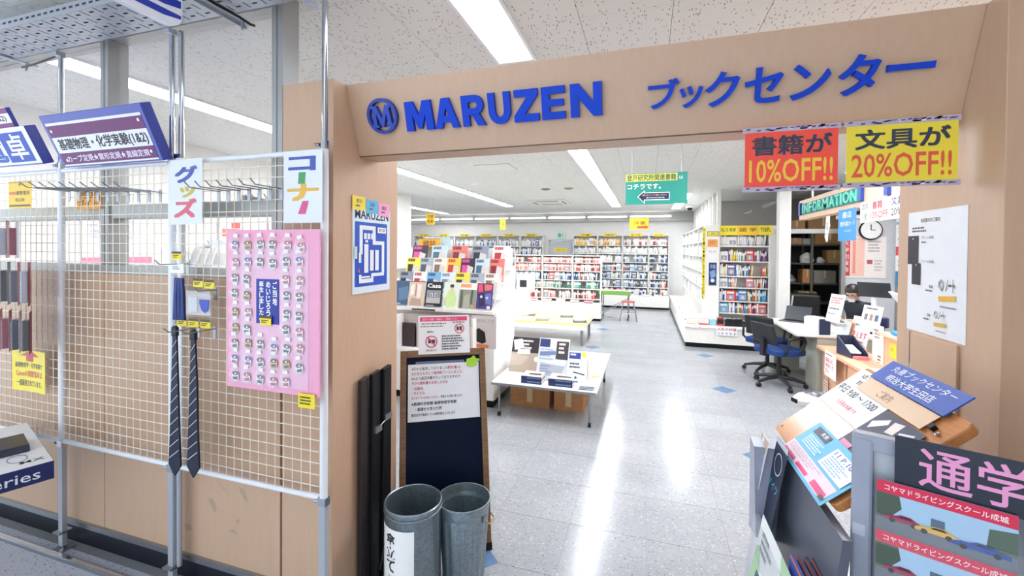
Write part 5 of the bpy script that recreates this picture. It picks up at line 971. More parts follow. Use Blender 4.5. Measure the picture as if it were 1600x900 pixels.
for k in range(2):
    for q, (x, w) in enumerate(((-1.2, .21), (-.92, .24))):
        put = thing('textbook', '%s navy book in the %s stack on the front table' % (('lower', 'upper')[k], ('left', 'middle')[q]), 'book', (x, 4.16, TZ+k*.038)); MB().box(0, 0, 0, w, .2, .004, NAVY).build('back_cover', put); MB().box(0, 0, .034, w, .2, .038, mat('#C8BDB2' if k else '#1E3468', .45)).build('front_cover', put); MB().box(0, 0, .004, w, .005, .034, mat('#1E3468', .45)).build('spine', put); MB().box(.004, .005, .004, w-.004, .196, .034, _pg).build('page_block', put)
        mb = MB(); put_text(mb, '基礎物理学実験', w*.3, .013, w*.94, .026, 0, mat('#AEBEDC', .4), .004); mb.v = [(a, -.0006-c, b) for a, b, c in mb.v]; mb.build('lettering', put)
        if k: mb = MB(); prints(mb, w, .2, [('r', .1, .15, .5, .2, '#F4F2F0'), ('r', .3, .45, .6, .25, '#3A3438'), ('c', .8, .8, .07, '#F4F2F0')], .0385); mb.v = [(a+w/2, b+.1, c) for a, b, c in mb.v]; mb.build('cover_print', put)
for k in range(3):
    put = thing('textbook', 'pale slim book %s in the stack at the front right of the table' % ('at the bottom', 'in the middle', 'on top')[k], 'book', (-.62+.006*k, 4.13, TZ+k*.014), rz=.05); MB().box(0, 0, 0, .15, .21, .013, mat(['#E4E4E2', '#D6D8DA', '#ECEEF0'][k], .45)).build('cover', put); MB().box(.01, -.0006, .003, .14, 0, .01, mat('#4A5A8A', .45)).build('spine_print', put)
o = sheet('flat_book', 'white book with yellow and red corner lying flat on the front table', 'book', (-.53, 4.62, TZ+.02), 0, .17, .25, '#F2F2F0', [('l', .1, .3, .7, .2, 2, '#6A6A70'), ('p', [(.3, .7), (.9, .5), (.95, .85), (.5, .9)], '#F2D04A'), ('r', 0, .92, 1, .08, '#C8503A')], phi=0, thick=.02)
sheet('flat_book', 'white leaflet lying flat at the back right of the front table', 'book', (-.56, 5.05, TZ+.01), .1, .18, .25, '#F4F4F4', [('l', .1, .2, .8, .3, 3, '#B0B0B4')], phi=0, thick=.01)
sheet('poster', 'pale poster with a black silhouette beside the magazine rack', 'poster', (-1.62, 4.19, .84), 0, .28, .34, '#CFC8C6', [('t', 'たのもをしくひ', .05, .1, .85, .1, '#8A8486'), ('p', [(.1, .5), (.3, .38), (.55, .5), (.6, .8), (.45, .86), (.2, .8)], '#151517'), ('r', .0, .88, .7, .1, '#E07A4A')])
# white frame with books standing below the front shelf
t = thing('book_crate', 'white frame box with books below the magazine shelf', 'book crate', (-2.62, 4.1, .62)); MB().box(0, 0, 0, .02, .16, .36, WHITE).build('side_panel', t); MB().box(.9, 0, 0, .92, .16, .36, WHITE).build('side_panel', t); MB().box(.02, .15, 0, .9, .16, .36, mat('#C9C2BE', .6)).build('back_panel', t); MB().box(0, 0, -.02, .92, .16, 0, WHITE).build('base', t)
for k in range(5): 
    b_ = MB().box(0, 0, 0, .15, .03, .26, mat(['#3A2E34', '#B8B0AC', '#6A4A4E', '#2A2628', '#D8D0CA'][k], .5)).build('standing_book', None, label='%s book standing in the white frame below the magazines' % ORD[k], cat='book', group='books in the white frame'); b_.location = (-2.59+k*.175, 4.2, .621)

# ================================================================== yellow topped table behind
t = thing('display_table', 'low table with a yellow cloth and scattered leaflets in the aisle', 'table', (0, 0, 0))
MB().box(-2.85, 7.66, .36, -1.02, 8.8, .4, mat('#F1EFA0', .6)).build('table_top', t, bevel=.004); MB().box(-2.86, 7.652, .345, -1.012, 8.81, .36, mat('#E8E4C0', .6)).build('cloth_edge', t)
for x in (-2.75, -1.1):
    for y in (7.72, 8.72): MB().box(x-.025, y-.02, 0, x+.025, y+.02, .345, STEEL).build('leg', t)
MB().box(-2.85, 7.65, .28, -1.02, 7.66, .355, WHITE).build('apron', t)
for k in range(9):
    x, y = -2.65+(k % 5)*.36+.08*rr.random(), 7.85+(k // 5)*.5+.1*rr.random(); c_ = ['#6A665E', '#EDEBE0', '#8A846A', '#F2F0E4', '#3E3C38', '#E4DE8A', '#7A7460', '#F4F2EA', '#58544C'][k]
    sheet('leaflet', '%s leaflet lying on the yellow table, %s row' % (['dark grey', 'white', 'olive', 'ivory', 'black', 'lime', 'khaki', 'cream', 'charcoal'][k], ('front', 'rear')[k // 5]), 'leaflet', (x, y, .41), .2*rr.random(), .25, .32, c_, [('r', .1, .1, .8, .2, '#4A4640' if k % 2 else '#E8E4D8'), ('l', .1, .4, .8, .4, 4, '#9A9684')], phi=0, thick=.008)
# white acrylic display on the yellow table's left
t = thing('acrylic_display', 'tall white acrylic display with blue ribbon at the left end of the yellow table', 'display', (-2.55, 8.3, .401)); MB().box(-.3, -.1, 0, .3, .15, .5, m_clear('#FFFFFF', .7)).build('case', t); MB().box(-.28, .0, .5, -.02, .12, .95, mat('#F4F6F8', .4)).build('panel', t); MB().box(.05, -.02, .5, .4, .1, .8, WHITE).build('panel', t)
MB().prism([(-.26, .8), (-.2, .78), (-.12, .98), (-.18, 1.0)], -.02, -.006, mat('#7CC4E4', .5), 'xz').build('ribbon', t); MB().box(.12, -.025, .56, .26, -.02, .7, DGREY).build('sign_frame', t)

# ================================================================== trolley and step stool
t = thing('trolley', 'folding steel trolley with green edged top in the back aisle', 'trolley', (-.75, 11.1, 0)); MB().box(-.38, -.3, .66, .38, .3, .69, mat('#D8DAD6', .4)).build('top', t); MB().box(-.385, -.31, .62, .385, -.3, .72, mat('#6FA24A', .5)).build('green_edge', t)
for x in (-.32, .32):
    for y in (-.25, .25): lg = MB().tube([(x, y, .06), (x, y, .66)], .014, STEEL, 8).build('leg', t); MB().tube([(x-.012, y, .035), (x+.012, y, .035)], .035, BLACK, 12).build('castor', lg)
    MB().tube([(x, -.25, .12), (x, .25, .12)], .01, STEEL, 6).build('rail', t)
for y in (-.25, .25): MB().tube([(-.32, y, .14), (.32, y, .5)], .009, STEEL, 6).build('brace', t)
t = thing('step_stool', 'small steel step stool with a red top beside the trolley', 'step stool', (-.42, 10.75, 0)); MB().box(-.15, -.1, .46, .15, .1, .49, mat('#C8605A', .5)).build('seat', t)
for sx in (-1, 1):
    for sy in (-1, 1): MB().tube([(sx*.12, sy*.08, .46), (sx*.2, sy*.17, .015)], .012, STEEL, 8).build('leg', t)
for y, z in ((-.13, .2), (.13, .2)): MB().tube([(-.17, y, z), (.17, y, z)], .009, STEEL, 6).build('rung', t)

# ================================================================== ceiling details
for k, (x, y, w, h) in enumerate(((-2.1, 5.9, .5, .45),)):
    MB().box(x-w/2-.004, y-h/2-.004, ZC-.003, x+w/2+.004, y+h/2+.004, ZC-.0005, mat('#8A8884', .6)).box(x-w/2, y-h/2, ZC-.006, x+w/2, y+h/2, ZC-.003, mat('#E4E2DC', .7)).build('access_hatch', None, label='square access hatch in the ceiling left of the middle lamp', cat='hatch')
def ac(label, x, y, w=.9):
    t_ = thing('air_conditioner', label, 'air conditioner', (x, y, ZC)); MB().box(-w/2, -w/2, -.03, w/2, w/2, -.001, mat('#E6E2DA', .5)).build('panel', t_, bevel=.01); MB().box(-w*.28, -w*.28, -.034, w*.28, w*.28, -.03, mat('#D8D4CA', .5)).build('grille', t_)
    for sx, sy in ((1, 0), (-1, 0), (0, 1), (0, -1)): MB().box(sx*w*.4-(.02 if sx else w*.3), sy*w*.4-(.02 if sy else w*.3), -.0345, sx*w*.4+(.02 if sx else w*.3), sy*w*.4+(.02 if sy else w*.3), -.03, DGREY).build('louvre', t_)
ac('ceiling air conditioner just behind the beam above the map', -2.0, 4.6); ac('ceiling air conditioner at the back near the middle lamp', -2.3, 10.4)
for l, x, y, c_ in (('round smoke detector on the ceiling near the left lamp', -3.0, 7.2, WHITE), ('small round speaker on the ceiling between the lamps', -1.9, 8.2, mat('#7A7C7C', .5)), ('small dark ceiling vent at the left, near the pillar', -4.6, 6.9, mat('#6A7264', .6)), ('small ceiling spotlight in the middle of the shop', -1.45, 8.2, mat('#9A8A7A', .5))):
    t_ = thing('ceiling_fixture', l, 'ceiling fixture', (x, y, ZC)); MB().lathe([(.001, -.03), (.05, -.028), (.09, -.012), (.1, -.001)], c_, 20).build('cover', t_, True); MB().lathe([(.1, -.004), (.11, -.0005)], WHITE, 20, cap=False).build('ring', t_, True)
t = thing('dome_camera', 'small dark dome camera on the ceiling near the right partition', 'camera', (1.05, 12.1, ZC)); MB().lathe([(.09, 0), (.09, -.05), (.07, -.06)], WHITE, 20).build('base', t, True); MB().lathe([(.07, -.06), (.06, -.1), (.03, -.125), (.001, -.13)], BLACK, 20).build('dome', t, True)

# ================================================================== information counter and fascia at the right
FX = 1.98
t = thing('information_fascia', 'beige fascia lettered INFORMATION hanging over the counter', 'sign', (0, 0, 0))
MB().box(FX, 2.6, 2.14, FX+.12, 6.8, 2.4, mat('#E9C2A2', .4)).build('beam', t, bevel=.003)
bl = MB().box(FX-.012, 5.02, 2.2, FX, 6.66, 2.345, mat('#0F6F70', .4)).build('teal_panel', t)
for ch, a, b in zip('INFORMATION', [6.60, 6.52, 6.36, 6.22, 6.06, 5.91, 5.72, 5.57, 5.43, 5.36, 5.19], [6.55, 6.39, 6.25, 6.09, 5.94, 5.75, 5.58, 5.45, 5.39, 5.21, 5.05]):
    me, x0, x1, y0, y1 = text_mesh(ch, .02, .5); mb = MB(); mb.mesh(me, Matrix.Translation((FX-.02, a, 2.213)) @ Matrix(((0, 0, 1, 0), (-1, 0, 0, 0), (0, 1, 0, 0), (0, 0, 0, 1))) @ Matrix.Diagonal(((a-b)/(x1-x0), .12/(y1-y0), .014, 1)) @ Matrix.Translation((-x0, -y0, 0)), mat('#59CDB4', .35)); mb.build('letter', bl)
for y in (6.7, 4.98, 4.5): MB().box(FX-.03, y-.03, 2.2, FX, y+.03, 2.36, mat('#26469A', .4)).build('blue_bar', t)
MB().prism([(4.1, 2.24), (4.2, 2.22), (4.22, 2.3), (4.12, 2.32)], FX-.02, FX, mat('#C23A30', .4), 'yz').build('red_mark', t)
for y in (6.5, 4.0): MB().tube([(FX+.06, y, 2.4), (FX+.06, y, 2.9)], .012, PWHITE, 8).build('hanger', t)
sheet('paper_sign', 'white sheet offering 10%OFF and 20% hung under the INFORMATION fascia', 'paper sign', (FX-.006, 4.56, 2.09), -PI/2, .9, .2, '#EFECE4', [('t', '店内', .03, .1, .14, .3, '#3A3A3A', .01), ('t', '全', .08, .55, .08, .32, '#3A3A3A'), ('t', '書籍', .26, .08, .2, .36, '#D2384A', .02), ('t', '10%OFF', .22, .55, .34, .32, '#C23248', .01), ('t', '文具', .62, .06, .2, .36, '#2A3A7A', .02), ('t', '20%OFF', .62, .54, .34, .32, '#2A2A3A', .01)])
sheet('paper_sign', 'bright blue cloth notice hung under the INFORMATION fascia', 'paper sign', (FX-.008, 5.27, 1.99), -PI/2, .42, .33, '#3E97DC', [('t', '書店', .2, .08, .5, .2, '#E8F2FA', .01), ('t', '教科書カード', .1, .38, .8, .16, '#E8F2FA', .01), ('l', .3, .66, .5, .1, 1, '#8CC4EC')], curl=.01)
o = sheet('paper_cutout', 'white crooked paper cutout hung left of the blue notice', 'paper sign', (FX-.006, 5.8, 1.97), -PI/2, .16, .3, m_clear('#FFFFFF', .02), [('p', [(.2, 0), (.9, 0), (.9, .3), (1, .35), (.7, .6), (.6, .95), (.3, 1), (0, .8), (.1, .4)], '#F2F2F0'), ('l', .25, .25, .5, .3, 4, '#9A9A9A'), ('l', .2, .66, .3, .08, 1, '#9A9A9A')])
# long counter: ledge, upper box
t = thing('service_counter', 'peach service counter with a lower bag ledge', 'counter', (0, 0, 0))
MB().box(2.0, 2.5, 0, 2.42, 5.9, .57, COUNTER).build('body', t); MB().box(1.93, 2.45, .57, 2.24, 5.95, .605, COUNTER).build('bag_ledge', t, bevel=.004); MB().box(2.22, 2.5, .605, 2.7, 5.1, .9, COUNTER).build('upper_box', t)
MB().box(2.18, 2.5, .9, 2.72, 5.12, .935, mat('#F2D2B4', .35)).build('counter_top', t, bevel=.004); MB().box(1.99, 5.9, 0, 2.42, 5.93, .6, COUNTER).build('end_panel', t)
MB().box(1.994, 5.3, .04, 2.0, 5.32, .56, mat('#A87850', .5)).build('panel_joint', t)
sheet('poster', 'tan poster with line drawing on the counter end by the desk', 'poster', (1.99, 5.83, .42), -PI/2, .16, .34, '#E0AE8C', [('r', .12, .25, .76, .6, '#F0D8C4'), ('p', [(.2, .3), (.8, .3), (.75, .6), (.25, .6)], '#D8A488'), ('l', .1, .05, .8, .14, 2, '#C86A4A'), ('r', .2, .65, .6, .03, '#B88468')])
sheet('poster', 'tan poster with a small table low on the counter end', 'poster', (1.99, 5.83, .14), -PI/2, .16, .2, '#E0AE8C', [('r', .1, .1, .8, .8, '#F2E4D8'), ('l', .18, .2, .3, .6, 4, '#A86A5A'), ('l', .55, .2, .3, .6, 4, '#A86A5A')])
sheet('notice_card', 'white notice with red lettering draped over the counter ledge', 'notice', (1.925, 5.52, .47), -PI/2, .3, .28, '#F6F2F0', [('l', .1, .1, .6, .08, 1, '#555555'), ('t', '店員におこ', .08, .26, .7, .18, '#D83A50', .02), ('t', '声がけくだ', .08, .48, .7, .18, '#D83A50', .02), ('t', 'さい', .08, .7, .3, .16, '#D83A50', .02)])
sheet('sticky_note', 'yellow sticky note on the front of the upper counter', 'note', (2.218, 4.93, .78), -PI/2, .12, .13, '#F6D43A', [('l', .2, .3, .5, .3, 2, '#C8A828')])
sheet('paper', 'white printed list hanging down over the counter front', 'notice', (2.215, 5.2, .73), -PI/2, .22, .5, '#F4EEE8', [('l', .2, .1, .5, .2, 3, '#9A8A84'), ('l', .5, .6, .3, .2, 3, '#7A6A64')])
bpy.data.objects['paper'].name = 'price_list'
# things on the counter and ledge
def acry(label, x, y, z, w, h, base, items, th=-PI/2+.3, phi=1.35):
    t_ = thing('card_stand', label, 'card stand', (x, y, z), rz=th+PI/2); MB().box(-.03, -w/2, 0, .05, w/2, .006, m_clear('#FFFFFF', .4)).build('foot', t_)
    s_ = sheet('card', None, None, (0, 0, 0), 0, w, h, base, items, parent=t_); s_.matrix_basis = frame_mtx((.0, 0, .006+h/2), -PI/2, phi); return t_
acry('white notice card with red lines standing left on the counter', 2.07, 5.82, .9, .22, .32, '#F6F4F2', [('l', .1, .12, .8, .25, 3, '#B85A5A'), ('l', .1, .5, .7, .1, 1, '#333333'), ('l', .1, .7, .5, .06, 1, '#333333')])
acry('white card with small pictures standing in front of the register', 2.2, 5.3, .935, .24, .22, '#F4F2F0', [('l', .15, .1, .7, .14, 1, '#444444'), ('r', .15, .4, .16, .3, '#7A7A80'), ('r', .42, .4, .16, .3, '#9A8A80'), ('r', .68, .4, .18, .3, '#5A6A80')])
acry('white card with red lettering 使えます on the counter edge', 2.2, 5.56, .606, .25, .4, '#F6F2F0', [('t', '使えます', .1, .4, .8, .2, '#C83A50', .02), ('l', .1, .66, .7, .24, 3, '#C86A7A'), ('l', .2, .2, .5, .1, 1, '#555555')])
t = thing('box_file', 'white and navy box file standing at the desk corner', 'box file', (1.98, 5.98, .72), rz=.25); MB().box(0, 0, 0, .1, .28, .19, PAPER).build('paper_stack', t); MB().box(-.012, -.006, 0, .112, .004, .19, mat('#2A3450', .4)).build('navy_end', t); MB().box(-.02, .02, .0, -.002, .28, .18, mat('#F2F2F4', .4)).build('side', t)
t = thing('document_tray', 'clear curved tray of papers and leaflets on the desk corner', 'tray', (2.14, 5.72, .72)); MB().tube([(-.06, 0, .02), (.02, 0, .0), (.1, 0, .04), (.14, 0, .2)], .012, m_clear('#FFFFFF', .5), 8).build('rim', t); MB().box(-.05, -.1, .0, .12, .1, .006, m_clear('#FFFFFF', .5)).build('base', t)
for k, c_ in enumerate(('#D8E0E8', '#E0A070', '#F2F2F0', '#B8C4A0')): MB().obox((.0+k*.03, 0, .11), (.003, 0, 0), (0, .085, 0), (.02, 0, .1), mat(c_, .5)).build('leaflet', t)
t = thing('pen_tray', 'navy slanted tray holding pink and white slips on the ledge', 'tray', (2.02, 5.42, .606), rz=.2); NV = mat('#2E3650', .4)
MB().prism([(-.12, 0), (.12, 0), (.12, .2), (-.1, .05)], -.01, .0, NV, 'yz').build('side', t); MB().prism([(-.12, 0), (.12, 0), (.12, .2), (-.1, .05)], .15, .16, NV, 'yz').build('side', t); MB().box(0, -.12, 0, .15, .12, .008, NV).build('base', t); MB().box(0, .11, 0, .15, .12, .2, NV).build('back', t); MB().obox((.07, 0, .07), (.05, 0, 0), (0, .07, .03), (0, -.003, .006), PAPER).build('slips', t); MB().box(.0, -.19, .0, .12, -.125, .03, mat('#E8808A', .4)).build('pink_pad', t)
t = thing('cash_register', 'white register with a large tilted screen seen from behind', 'register', (2.5, 5.0, .935)); MB().box(-.1, -.2, 0, .2, .2, .08, mat('#EDEBE6', .3)).build('base', t, bevel=.01); MB().obox((-.06, .05, .24), (.015, 0, .004), (0, .26, .02), (-.09, .0, .12), mat('#F2F0EC', .3)).build('screen', t, bevel=.008); MB().tube([(.0, .05, .08), (-.03, .05, .2)], .025, mat('#D8D6D0', .3), 10).build('neck', t)
t = thing('tape_dispenser', 'navy oval tape tin with a pale label on the counter', 'tin', (2.3, 5.38, .935)); mb = MB(); mb.lathe([(.075, 0), (.08, .01), (.08, .09), (.075, .1), (.001, .1)], mat('#1E2C6A', .35), 24); mb.build('tin', t, True); MB().box(-.081, -.05, .03, -.07, .03, .08, mat('#E4E2B0', .5)).build('label', t)
t = thing('cloth', 'folded bright blue cloth on the counter top', 'cloth', (2.3, 4.85, .935)); mb = MB(); mb.lathe([(.1, 0), (.11, .012), (.1, .03), (.05, .045), (.001, .04)], mat('#3C8CD4', .8, bump=.4), 16, sy=1.8); mb.build('fold', t, True)
t = thing('monitor', 'black screen on a white stand behind the seated person', 'monitor', (2.72, 6.5, .72)); MB().obox((0, 0, .52), (.14, -.08, 0), (.006, .01, 0), (0, .02, .09), mat('#1C1E22', .25)).build('screen', t); MB().box(-.02, -.02, 0, .02, .02, .44, PWHITE).build('stand', t); MB().box(-.1, -.08, 0, .1, .08, .012, PWHITE).build('foot', t)
sheet('paper_stack', 'white papers lying at the near end of the bag ledge', 'paper', (2.08, 4.6, .64), .1, .3, .3, '#F6F4F2', [('l', .1, .1, .7, .3, 3, '#B0AAA8')], phi=0, thick=.03)

# ================================================================== desk, chairs, laptop
t = thing('office_desk', 'pale grey office desk between the counter and the language bookcase', 'desk', (0, 0, 0)); DG = mat('#DAD9D4', .35); DB = mat('#A9AA9C', .5)
MB().box(1.72, 5.96, .69, 2.6, 7.3, .72, DG).build('desk_top', t, bevel=.005); MB().box(1.95, 5.98, 0, 2.55, 6.35, .69, DB).build('pedestal', t); MB().box(1.78, 7.1, 0, 2.1, 7.28, .69, DB).build('pedestal', t)
t = thing('laptop', 'open grey laptop on the far end of the desk', 'laptop', (2.0, 7.0, .72), rz=-.6); MB().box(-.16, -.11, 0, .16, .11, .016, mat('#5C6066', .35)).build('base', t); MB().obox((0, .14, .1), (.16, 0, 0), (0, .003, .001), (0, .045, .1), mat('#3A3E44', .3)).build('screen', t); MB().box(-.14, -.06, .016, .14, .09, .018, BLACK).build('keyboard', t)
for k in range(3): sheet('paper', 'white paper sheet on the desk, %s from the laptop' % ORD[k], 'paper', (1.95+.13*k, 6.72-.2*k, .7225+.001*k), .4*k, .21, .29, '#F6F6F4', [('l', .1, .1, .8, .5, 5, '#C8C8C8')], phi=0)
for o in [o for o in bpy.data.objects if o.name.startswith('paper.') or o.name == 'paper']: o.name = 'document_sheet'
def chair(label, loc, rz):
    t = thing('office_chair', label, 'chair', loc, rz, group='black office chairs with blue seats'); SB = mat('#173A78', .85, bump=.3); K = mat('#1C1D20', .5)
    rbox(.46, .44, .09, .42, .49, SB).build('seat', t, bevel=.015); MB().obox((0, .23, .68), (.19, 0, 0), (0, .018, -.004), (0, .03, .13), K).build('backrest', t, bevel=.02); MB().box(-.03, .2, .40, .03, .26, .62, K).build('back_support', t)
    for s_ in (-1, 1): MB().tube([(s_*.22, .12, .45), (s_*.27, .14, .5), (s_*.275, .12, .64), (s_*.27, -.1, .65), (s_*.255, -.14, .6), (s_*.23, -.08, .45)], .016, K, 8).build('armrest', t, True)
    MB().tube([(0, 0, .12), (0, 0, .42)], [.03, .022], K, 12).build('gas_column', t, True)
    for k in range(5):
        a = 2*PI*k/5+.3; lg = MB().tube([(0, 0, .12), (.16*math.cos(a), .16*math.sin(a), .1), (.29*math.cos(a), .29*math.sin(a), .065)], [.03, .022, .016], K, 8).build('base_arm', t, True); MB().tube([(.29*math.cos(a)-.02*math.sin(a), .29*math.sin(a)+.02*math.cos(a), .028), (.29*math.cos(a)+.02*math.sin(a), .29*math.sin(a)-.02*math.cos(a), .028)], .028, K, 12).build('castor', lg)
    MB().tube([(.05, .05, .4), (.2, .02, .39)], .008, K, 6).build('lever', t); return t
c1 = chair('office chair with blue seat pulled up to the desk, nearer the counter', (1.62, 6.24, 0), PI/2+.5); copy_thing(c1, (1.64, 6.88, 0), PI/2+.9, 'office chair with blue seat behind the nearer one, toward the bookcase')

# ================================================================== seated person behind the desk
def skin_body():
    J = {'pelvis': (0, 0, .5), 'waist': (0, -.03, .66), 'chest': (0, -.08, .86), 'neck': (0, -.12, 1.0), 'sl': (.17, -.09, .94), 'sr': (-.17, -.09, .94), 'el': (.24, -.2, .76), 'er': (-.24, -.2, .76), 'wl': (.1, -.38, .76), 'wr': (-.1, -.38, .76), 'hl': (.09, -.04, .5), 'hr': (-.09, -.04, .5), 'kl': (.12, -.44, .5), 'kr': (-.12, -.44, .5), 'al': (.12, -.42, .1), 'ar': (-.12, -.42, .1), 'tl': (.13, -.56, .05), 'tr': (-.13, -.56, .05)}
    E = [('pelvis', 'waist'), ('waist', 'chest'), ('chest', 'neck'), ('chest', 'sl'), ('chest', 'sr'), ('sl', 'el'), ('sr', 'er'), ('el', 'wl'), ('er', 'wr'), ('pelvis', 'hl'), ('pelvis', 'hr'), ('hl', 'kl'), ('hr', 'kr'), ('kl', 'al'), ('kr', 'ar'), ('al', 'tl'), ('ar', 'tr')]
    R_ = dict(pelvis=.13, waist=.125, chest=.135, neck=.055, sl=.065, sr=.065, el=.048, er=.048, wl=.03, wr=.03, hl=.09, hr=.09, kl=.06, kr=.06, al=.042, ar=.042, tl=.035, tr=.035)
    return J, E, R_
t = thing('person', 'person with short dark hair seated and leaning over the desk behind the papers', 'person', (2.80, 7.08, .06), rz=-.75)
J, E_, R_ = skin_body(); ks = list(J); me = bpy.data.meshes.new('body'); me.from_pydata([J[k] for k in ks], [(ks.index(a), ks.index(b)) for a, b in E_], []); me.materials.append(mat('#2E323C', .85))
o = bpy.data.objects.new('body', me); C.objects.link(o); o.parent = t; sk = o.modifiers.new('skin', 'SKIN'); o.modifiers.new('sub', 'SUBSURF').levels = 2; o.modifiers['sub'].render_levels = 2
for i, k in enumerate(ks): me.skin_vertices[0].data[i].radius = (R_[k], R_[k]*.85); me.skin_vertices[0].data[i].use_root = (k == 'pelvis')
SKIN = mat('#DDB398', .55); HAIR = mat('#231A17', .4)
hm = MB(); prof = [(.001, -.115), (.035, -.11), (.058, -.085), (.068, -.04), (.074, .01), (.073, .05), (.06, .085), (.035, .105), (.001, .112)]
hm.lathe(prof, SKIN, 24, sy=1.18); o = hm.build('head', t, True); o.location = (0, -.19, 1.1); o.rotation_euler = (.55, 0, 0)
hd_ = o
hm = MB(); hm.lathe([(.079, -.03), (.084, .02), (.081, .06), (.067, .096), (.04, .117), (.001, .124)], HAIR, 24, sy=1.18); hm.v = [(x, y if y > -.05 or z > .055 else y*.55+.0, z) for x, y, z in hm.v]; hm.build('hair', hd_, True)
for s_ in (-1, 1):
    MB().lathe([(.001, -.008), (.009, -.004), (.009, .004), (.001, .008)], mat('#F2F2F0', .3), 10, (s_*.03, -.082, 0)).build('eye', hd_, True); MB().obox((s_*.075, .005, -.01), (.006, 0, 0), (0, .014, 0), (0, 0, .024), SKIN).build('ear', hd_, bevel=.005); MB().obox((s_*.03, -.088, .018), (.017, 0, 0), (0, .004, 0), (0, 0, .003), HAIR).build('eyebrow', hd_)
MB().prism([(-.102, -.035), (-.08, -.04), (-.08, .01)], -.01, .01, SKIN, 'yz').build('nose', hd_); MB().box(-.035, -.098, -.085, .035, -.07, -.045, mat('#E9EAEC', .6)).build('mask', hd_)
MB().tube([(-.075, 0, .0), (-.055, -.085, .002), (-.008, -.098, .002), (.008, -.098, .002), (.055, -.085, .002), (.075, 0, 0)], .0022, BLACK, 5).build('glasses', hd_)
for s_ in (-1, 1):
    hnd = MB().obox((s_*.06, -.42, .755), (.03, -.012*s_, 0), (-.012*s_, -.042, 0), (0, 0, .011), SKIN).build('hand', t, bevel=.009)
    for k in range(4): x0 = s_*.06-s_*.012+(k-1.5)*.016; MB().tube([(x0, -.455, .756), (x0-s_*.006, -.485-.006*(1.5-abs(k-1.5)), .757), (x0-s_*.01, -.505-.008*(1.5-abs(k-1.5)), .744)], [.0085, .008, .006], SKIN, 8).build('finger', hnd, True)
    MB().tube([(s_*.035, -.41, .752), (s_*.012, -.435, .75), (s_*.004, -.458, .746)], [.01, .009, .007], SKIN, 8).build('thumb', hnd, True)
copy_thing(c1, (2.84, 7.13, 0), -.75, 'office chair under the seated person behind the desk')

# ================================================================== storage room behind the partition
t = thing('storage_rack', 'dark grey steel storage rack in the back room', 'storage rack', (2.38, 9.55, 0)); GR = mat('#4E4E4A', .6); SHZ = [.12, .75, 1.12, 1.5, 1.86]
for x in (0, .62, 1.25):
    for y in (0, .5): MB().box(x-.02, y-.02, 0, x+.02, y+.02, 2.1, mat('#6B6A60', .5)).build('upright', t)
for z in SHZ: MB().box(0, 0, z-.03, 1.25, .5, z, GR).build('shelf', t)
MB().box(0, .0, 2.07, 1.25, .5, 2.1, mat('#6B6A60', .5)).build('top_shelf', t); MB().box(0, .49, .1, 1.25, .5, 2.07, mat('#26262A', .8)).build('back_panel', t)
def carton(label, x, y, z, w, d, h, col='#B08860', nm='cardboard_box', cat='box'):
    t_ = thing(nm, label, cat, (x, y, z)); MB().box(0, 0, 0, w, d, h, mat(col, .8)).build('carton', t_, bevel=.003); MB().box(w/2-.015, -.001, h*.4, w/2+.015, d+.001, h+.001, mat('#D0BC94', .4)).build('tape', t_)
for a in (('brown box on the top storage shelf left of the sign', 2.62, 9.6, 2.101, .28, .3, .22), ('wide brown box on the top of the storage rack, at right', 2.95, 9.6, 2.101, .5, .35, .28, '#A07A54'), ('small crumpled brown box at the top left of the storage rack', 2.4, 9.6, 2.101, .2, .3, .12, '#94765C'), ('brown box with red print on the upper storage shelf', 2.62, 9.56, 1.861, .22, .3, .12, '#C29A72'), ('brown carton right on the upper storage shelf', 3.05, 9.56, 1.861, .5, .36, .2, '#A87C48'), ('tan box standing on the right of the second storage shelf', 3.28, 9.58, 1.501, .2, .3, .25, '#B8935E'), ('orange brown box on the third storage shelf', 2.86, 9.57, 1.121, .16, .3, .26, '#C08A58'), ('grey box on the right of the third storage shelf', 3.05, 9.58, 1.121, .36, .3, .24, '#8E8A80'), ('brown paper carton low on the storage rack', 2.8, 9.57, .751, .3, .3, .2, '#A4845C')): carton(*a)
t = thing('plastic_bin', 'clear plastic bin of items on the upper storage shelf', 'bin', (2.66, 9.6, 1.985)); MB().box(0, 0, 0, .26, .3, .1, m_clear('#E8EEF0', .6)).build('tub', t); MB().box(.01, .01, .1, .25, .29, .115, mat('#8A8A8E', .5)).build('lid', t); t.location = (2.86, 9.6, 1.861)
for k in range(4): MB().box(0, 0, 0, .035, .22, .2, mat(['#3A8CA0', '#5AA8B8', '#2A5A8A', '#78B8C0'][k], .5)).build('binder', None, label='teal binder on the upper storage shelf, %s from the left' % ORD[k], cat='binder', group='binders in the storage room').location = (2.42+k*.042, 9.58, 1.861)
for l, x, z, s_, c_ in (('white bundled bag on the second storage shelf, left', 2.5, 1.501, .09, '#D8D8D4'), ('large pale wrapped bundle on the second storage shelf', 2.84, 1.501, .12, '#CFCFC6'), ('small white bundle on the second storage shelf, right', 3.12, 1.501, .07, '#C8C8C4'), ('grey device on the third storage shelf', 2.6, 1.121, .09, '#7A7C80')):
    t_ = thing('bundle', l, 'bundle', (x+s_, 9.7, z)); mb = MB(); mb.lathe([(s_*.9, 0), (s_*1.05, s_*.4), (s_*.85, s_*1.1), (s_*.4, s_*1.6), (.001, s_*1.7)], mat(c_, .7, bump=.8, scale=30), 14, sy=.8); mb.v = [(a+.012*math.sin(40*c+9*b), b, c) for a, b, c in mb.v]; mb.build('wrap', t_, True); MB().box(-s_*.4, -s_*.85, s_*.3, s_*.3, -s_*.78, s_*.7, mat('#B8B4AC', .5)).build('label', t_)
